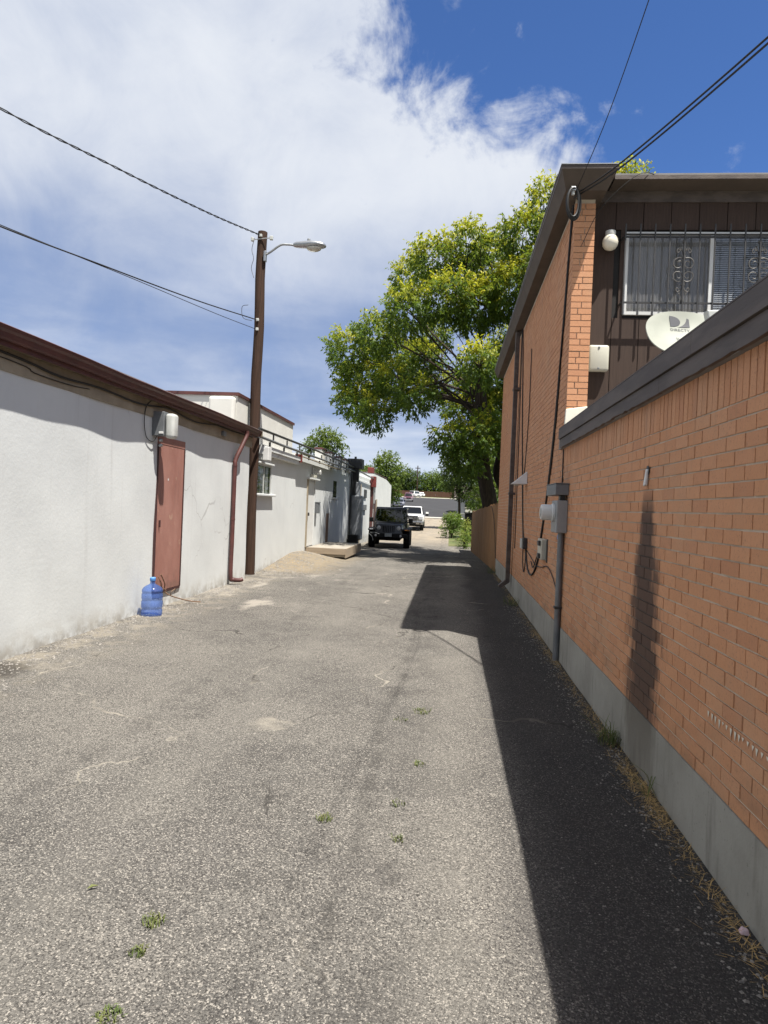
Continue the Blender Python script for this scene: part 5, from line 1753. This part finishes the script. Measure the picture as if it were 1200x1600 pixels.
R(-.5, .5, -1.5, 1.5, .35, .55, r=.03).build('chassis', 'dark_trim', jp)
jp.location = (-2.72, 32.0, float(gz(-2.7, 31)) - .03)
jp.rotation_euler = (0, 0, math.radians(1.5))

tk = thing('white_pickup', 'white pickup truck with large chrome grille behind the black off roader', 'truck')
R(-.98, .98, -2.85, 3.0, .62, 1.22, r=.07).build('body', 'paint_white', tk, True)
MB().rhexa([(-.93, -2.90, 1.05), (.93, -2.90, 1.05), (.95, -1.35, 1.15), (-.95, -1.35, 1.15), (-.80, -2.82, 1.27), (.80, -2.82, 1.27), (.86, -1.35, 1.36), (-.86, -1.35, 1.36)], .05, 3).build('hood', 'paint_white', tk, True)
MB().rhexa([(-.90, -1.55, 1.22), (.90, -1.55, 1.22), (.92, 1.15, 1.22), (-.92, 1.15, 1.22), (-.74, -.72, 1.93), (.74, -.72, 1.93), (.76, .95, 1.93), (-.76, .95, 1.93)], .06, 3).build('cab', 'paint_white', tk, True)
MB().hexa([(-.80, -1.53, 1.34), (.80, -1.53, 1.34), (.80, -1.50, 1.34), (-.80, -1.50, 1.34), (-.70, -.855, 1.87), (.70, -.855, 1.87), (.70, -.80, 1.87), (-.70, -.80, 1.87)]).build('windshield', 'dark_trim' if False else 'car_glass', tk)
MB().hexa([(-.78, -1.46, 1.36), (.78, -1.46, 1.36), (.78, -1.44, 1.36), (-.78, -1.44, 1.36), (-.68, -.83, 1.85), (.68, -.83, 1.85), (.68, -.80, 1.85), (-.68, -.80, 1.85)]).build('cab_interior', 'dark_trim', tk)
gr = R(-.56, .56, -2.955, -2.88, .80, 1.20, r=.03).build('grille', 'chrome', tk)
for z in (.89, 1.0, 1.11):
    R(-.50, .50, -2.965, -2.95, z - .028, z + .028, r=.008).build('slot', 'dark_trim', gr)
R(-.14, .14, -2.972, -2.96, .95, 1.05, r=.02).build('badge', 'grey_metal', gr)
for s in (-1, 1):
    R(min(s * .60, s * .93), max(s * .60, s * .93), -2.93, -2.86, .88, 1.18, r=.04).build('headlight', 'headlight', tk)
    ma = R(min(s * 1.12, s * 1.34), max(s * 1.12, s * 1.34), -1.35, -1.22, 1.20, 1.50, r=.03).build('mirror', 'dark_trim', tk)
    R(min(s * 1.115, s * 1.345), max(s * 1.115, s * 1.345), -1.38, -1.352, 1.36, 1.51, r=.01).build('mirror_cap', 'paint_white', ma)
    T([(s * .90, -1.25, 1.34), (s * 1.14, -1.28, 1.34)], .02, 6).build('mirror_arm', 'dark_trim', ma)
    for yy in (-2.0, 1.9):
        wheel(tk, s * .86, yy, .41, .27)
    MB().lathe((s * .72, -3.04, .60), [(.06, 0), (.06, -.02), (0, -.022)], 14, 'y').build('fog_light', 'dark_trim', tk)
    MB().hexa([(s * .905, -1.2, 1.30), (s * .912, -1.2, 1.30), (s * .925, .9, 1.30), (s * .918, .9, 1.30), (s * .79, -.72, 1.84), (s * .797, -.72, 1.84), (s * .80, .82, 1.84), (s * .793, .82, 1.84)]).build('side_window', 'dark_trim', tk)
bp = R(-1.0, 1.0, -3.05, -2.85, .52, .76, r=.05).build('bumper', 'chrome', tk)
R(-.42, .42, -3.06, -3.04, .53, .64, r=.01).build('intake', 'dark_trim', bp)
R(-.8, .8, -2.8, 2.8, .36, .62, r=.04).build('chassis', 'dark_trim', tk)
tk.location = (-3.06, 56.0, float(gz(-3, 54)) - .02)
tk.rotation_euler = (0, 0, math.radians(1.0))


def car(name, label, loc, rz, mat, L, Wd, H, suv=False):
    o = thing(name, label, 'car')
    h2 = H * .56
    hw = Wd / 2
    R(-hw, hw, -L / 2, L / 2, .28, h2, r=.10, seg=3).build('body', mat, o, True)
    f0 = -L / 2 + (.95 if suv else 1.1)
    f1 = -L / 2 + (1.55 if suv else 1.95)
    b0 = L / 2 - (.12 if suv else .6)
    b1 = L / 2 - (.35 if suv else 1.35)
    MB().rhexa([(-hw * .94, f0, h2 - .06), (hw * .94, f0, h2 - .06), (hw * .94, b0, h2 - .06), (-hw * .94, b0, h2 - .06), (-hw * .74, f1, H), (hw * .74, f1, H), (hw * .74, b1, H), (-hw * .74, b1, H)], .07, 3).build('cabin', mat, o, True)

    def slab(fr, y0, y1, name):
        k = .03 * (1 if fr < 0 else -1)
        MB().hexa([(-hw * .82, y0 - k, h2 + .02), (hw * .82, y0 - k, h2 + .02), (hw * .82, y0 + k * .1, h2 + .02), (-hw * .82, y0 + k * .1, h2 + .02), (-hw * .68, y1 - k, H - .07), (hw * .68, y1 - k, H - .07), (hw * .68, y1 + k * .1, H - .07), (-hw * .68, y1 + k * .1, H - .07)]).build(name, 'car_glass', o)
    slab(-1, f0 + .07, f1 - .02, 'windshield')
    slab(1, b0 - .05, b1 + .02, 'rear_window')
    for s in (-1, 1):
        R(min(s * hw * .55, s * hw * .92), max(s * hw * .55, s * hw * .92), -L / 2 - .015, -L / 2 + .08, h2 * .66, h2 * .84, r=.02).build('headlight', 'headlight', o)
        R(min(s * hw * .62, s * hw * .94), max(s * hw * .62, s * hw * .94), L / 2 - .08, L / 2 + .015, h2 * .7, h2 * .88, r=.02).build('tail_light', 'red_paint', o)
        R(min(s * hw, s * (hw + .18)), max(s * hw, s * (hw + .18)), f0 + .25, f0 + .38, h2 - .02, h2 + .14, r=.03).build('mirror', mat, o)
        MB().hexa([(s * hw * .925, f0 + .35, h2 + .02), (s * hw * .935, f0 + .35, h2 + .02), (s * hw * .935, b0 - .35, h2 + .02), (s * hw * .925, b0 - .35, h2 + .02), (s * hw * .775, f1 + .05, H - .08), (s * hw * .785, f1 + .05, H - .08), (s * hw * .785, b1 - .05, H - .08), (s * hw * .775, b1 - .05, H - .08)]).build('side_window', 'dark_trim', o)
        for yy in (-L * .31, L * .30):
            wheel(o, s * (hw - .10), yy, .33, .21)
    R(-hw * .45, hw * .45, -L / 2 - .02, -L / 2 + .06, h2 * .58, h2 * .8, r=.02).build('grille', 'dark_trim', o)
    R(-hw * .95, hw * .95, -L / 2 - .06, -L / 2 + .1, .30, .50, r=.04).build('bumper', mat if not suv else 'grey_metal_light', o)
    R(-.16, .16, -L / 2 - .075, -L / 2 - .058, .40, .52, r=.004).build('license_plate', 'plate', o)
    o.location = (loc[0], loc[1], float(gz(*loc)) + .01)
    o.rotation_euler = (-math.atan2(float(gz(loc[0], loc[1] + 2) - gz(loc[0], loc[1] - 2)), 4) * -1, 0, rz)


car('parked_sedan', 'dark slate sedan parked on the street just above the black off roader', (-8.2, 108), math.radians(6), 'paint_slate', 4.6, 1.82, 1.46)
car('parked_suv', 'purple boxy sport utility vehicle parked farther up the street', (-8.45, 138), math.radians(3), 'paint_purple', 4.6, 1.85, 1.75, True)
car('parked_suv', 'white sport utility vehicle with dark windows behind the purple one', (-10.0, 192), math.radians(28), 'paint_white', 4.8, 1.95, 1.8, True)
car('parked_sedan', 'white car on the far pale drive before the red fence', (-9.6, 226), math.radians(8), 'paint_white', 4.5, 1.85, 1.5)

# ---------------------------------------------------------------- far things
ff = thing('far_fence', 'long reddish brown board fence across the end of the street', 'fence', (-8, 240, 5.4))
for i in range(70):
    x = -38 + i * .8
    z = float(gz(x, 240))
    B(x, x + .76, 240 + .02 * (i % 2), 240.05 + .02 * (i % 2), z, z + 1.95 + .03 * (i % 3)).build('panel', 'fence_far', ff)
fp = thing('far_pole', 'distant dark utility pole with crossarm above the skyline trees', 'utility pole', (-11.7, 236, 5))
T([(-11.7, 236, 5), (-11.7, 236, 16.2)], [.22, .16], 8).build('shaft', 'pole_wood', fp)
B(-12.6, -10.8, 235.8, 235.95, 15.2, 15.45).build('crossarm', 'pole_wood', fp)
R(-12.2, -11.8, 235.7, 236.1, 13.6, 14.6, r=.1).build('transformer', 'grey_metal', fp)
hs = thing('far_house', 'pale house glimpsed under the dark evergreen on the right', 'house', (5, 92, 1))
B(1.0, 9, 92, 100, .6, 3.2).build('wall', 'house_wall', hs)
MB().prism_x([(91.4, 3.2), (100.6, 3.2), (96, 5.0)], .5, 9.5).build('roof', 'house_roof', hs)
for x in (2.0, 4.6, 7.0):
    w_ = B(x, x + 1.1, 91.96, 91.995, 1.5, 2.6).build('window', 'room_dark', hs)
    B(x - .06, x + 1.16, 91.93, 91.955, 1.42, 1.49).build('sill', 'white_paint', w_)
B(3.5, 4.4, 91.95, 91.995, .6, 2.6).build('door', 'maroon_dark', hs)
hs2 = thing('far_house', 'pale house end showing left of the purple parked car', 'house', (-15, 150, 3))
B(-24, -13.6, 150, 160, 2.5, 5.6).build('wall', 'house_wall', hs2)
MB().prism_y([(-24.5, 5.6), (-13.1, 5.6), (-18.8, 7.6)], 149.5, 160.5).build('roof', 'house_roof', hs2)
w_ = B(-16.6, -15.2, 149.95, 149.995, 3.8, 5.0).build('window', 'room_dark', hs2)
B(-16.7, -15.1, 149.9, 149.945, 3.7, 3.79).build('sill', 'white_paint', w_)
lowr = thing('garden_wall', 'low pale garden wall by the street under the dark evergreen', 'wall', (3, 72, .3))
R(1.6, 7, 72, 72.3, .1, 1.75, r=.04).build('wall', 'house_wall', lowr)
R(1.55, 7.05, 71.95, 72.35, 1.751, 1.83, r=.02).build('coping', 'pale_kerb', lowr)
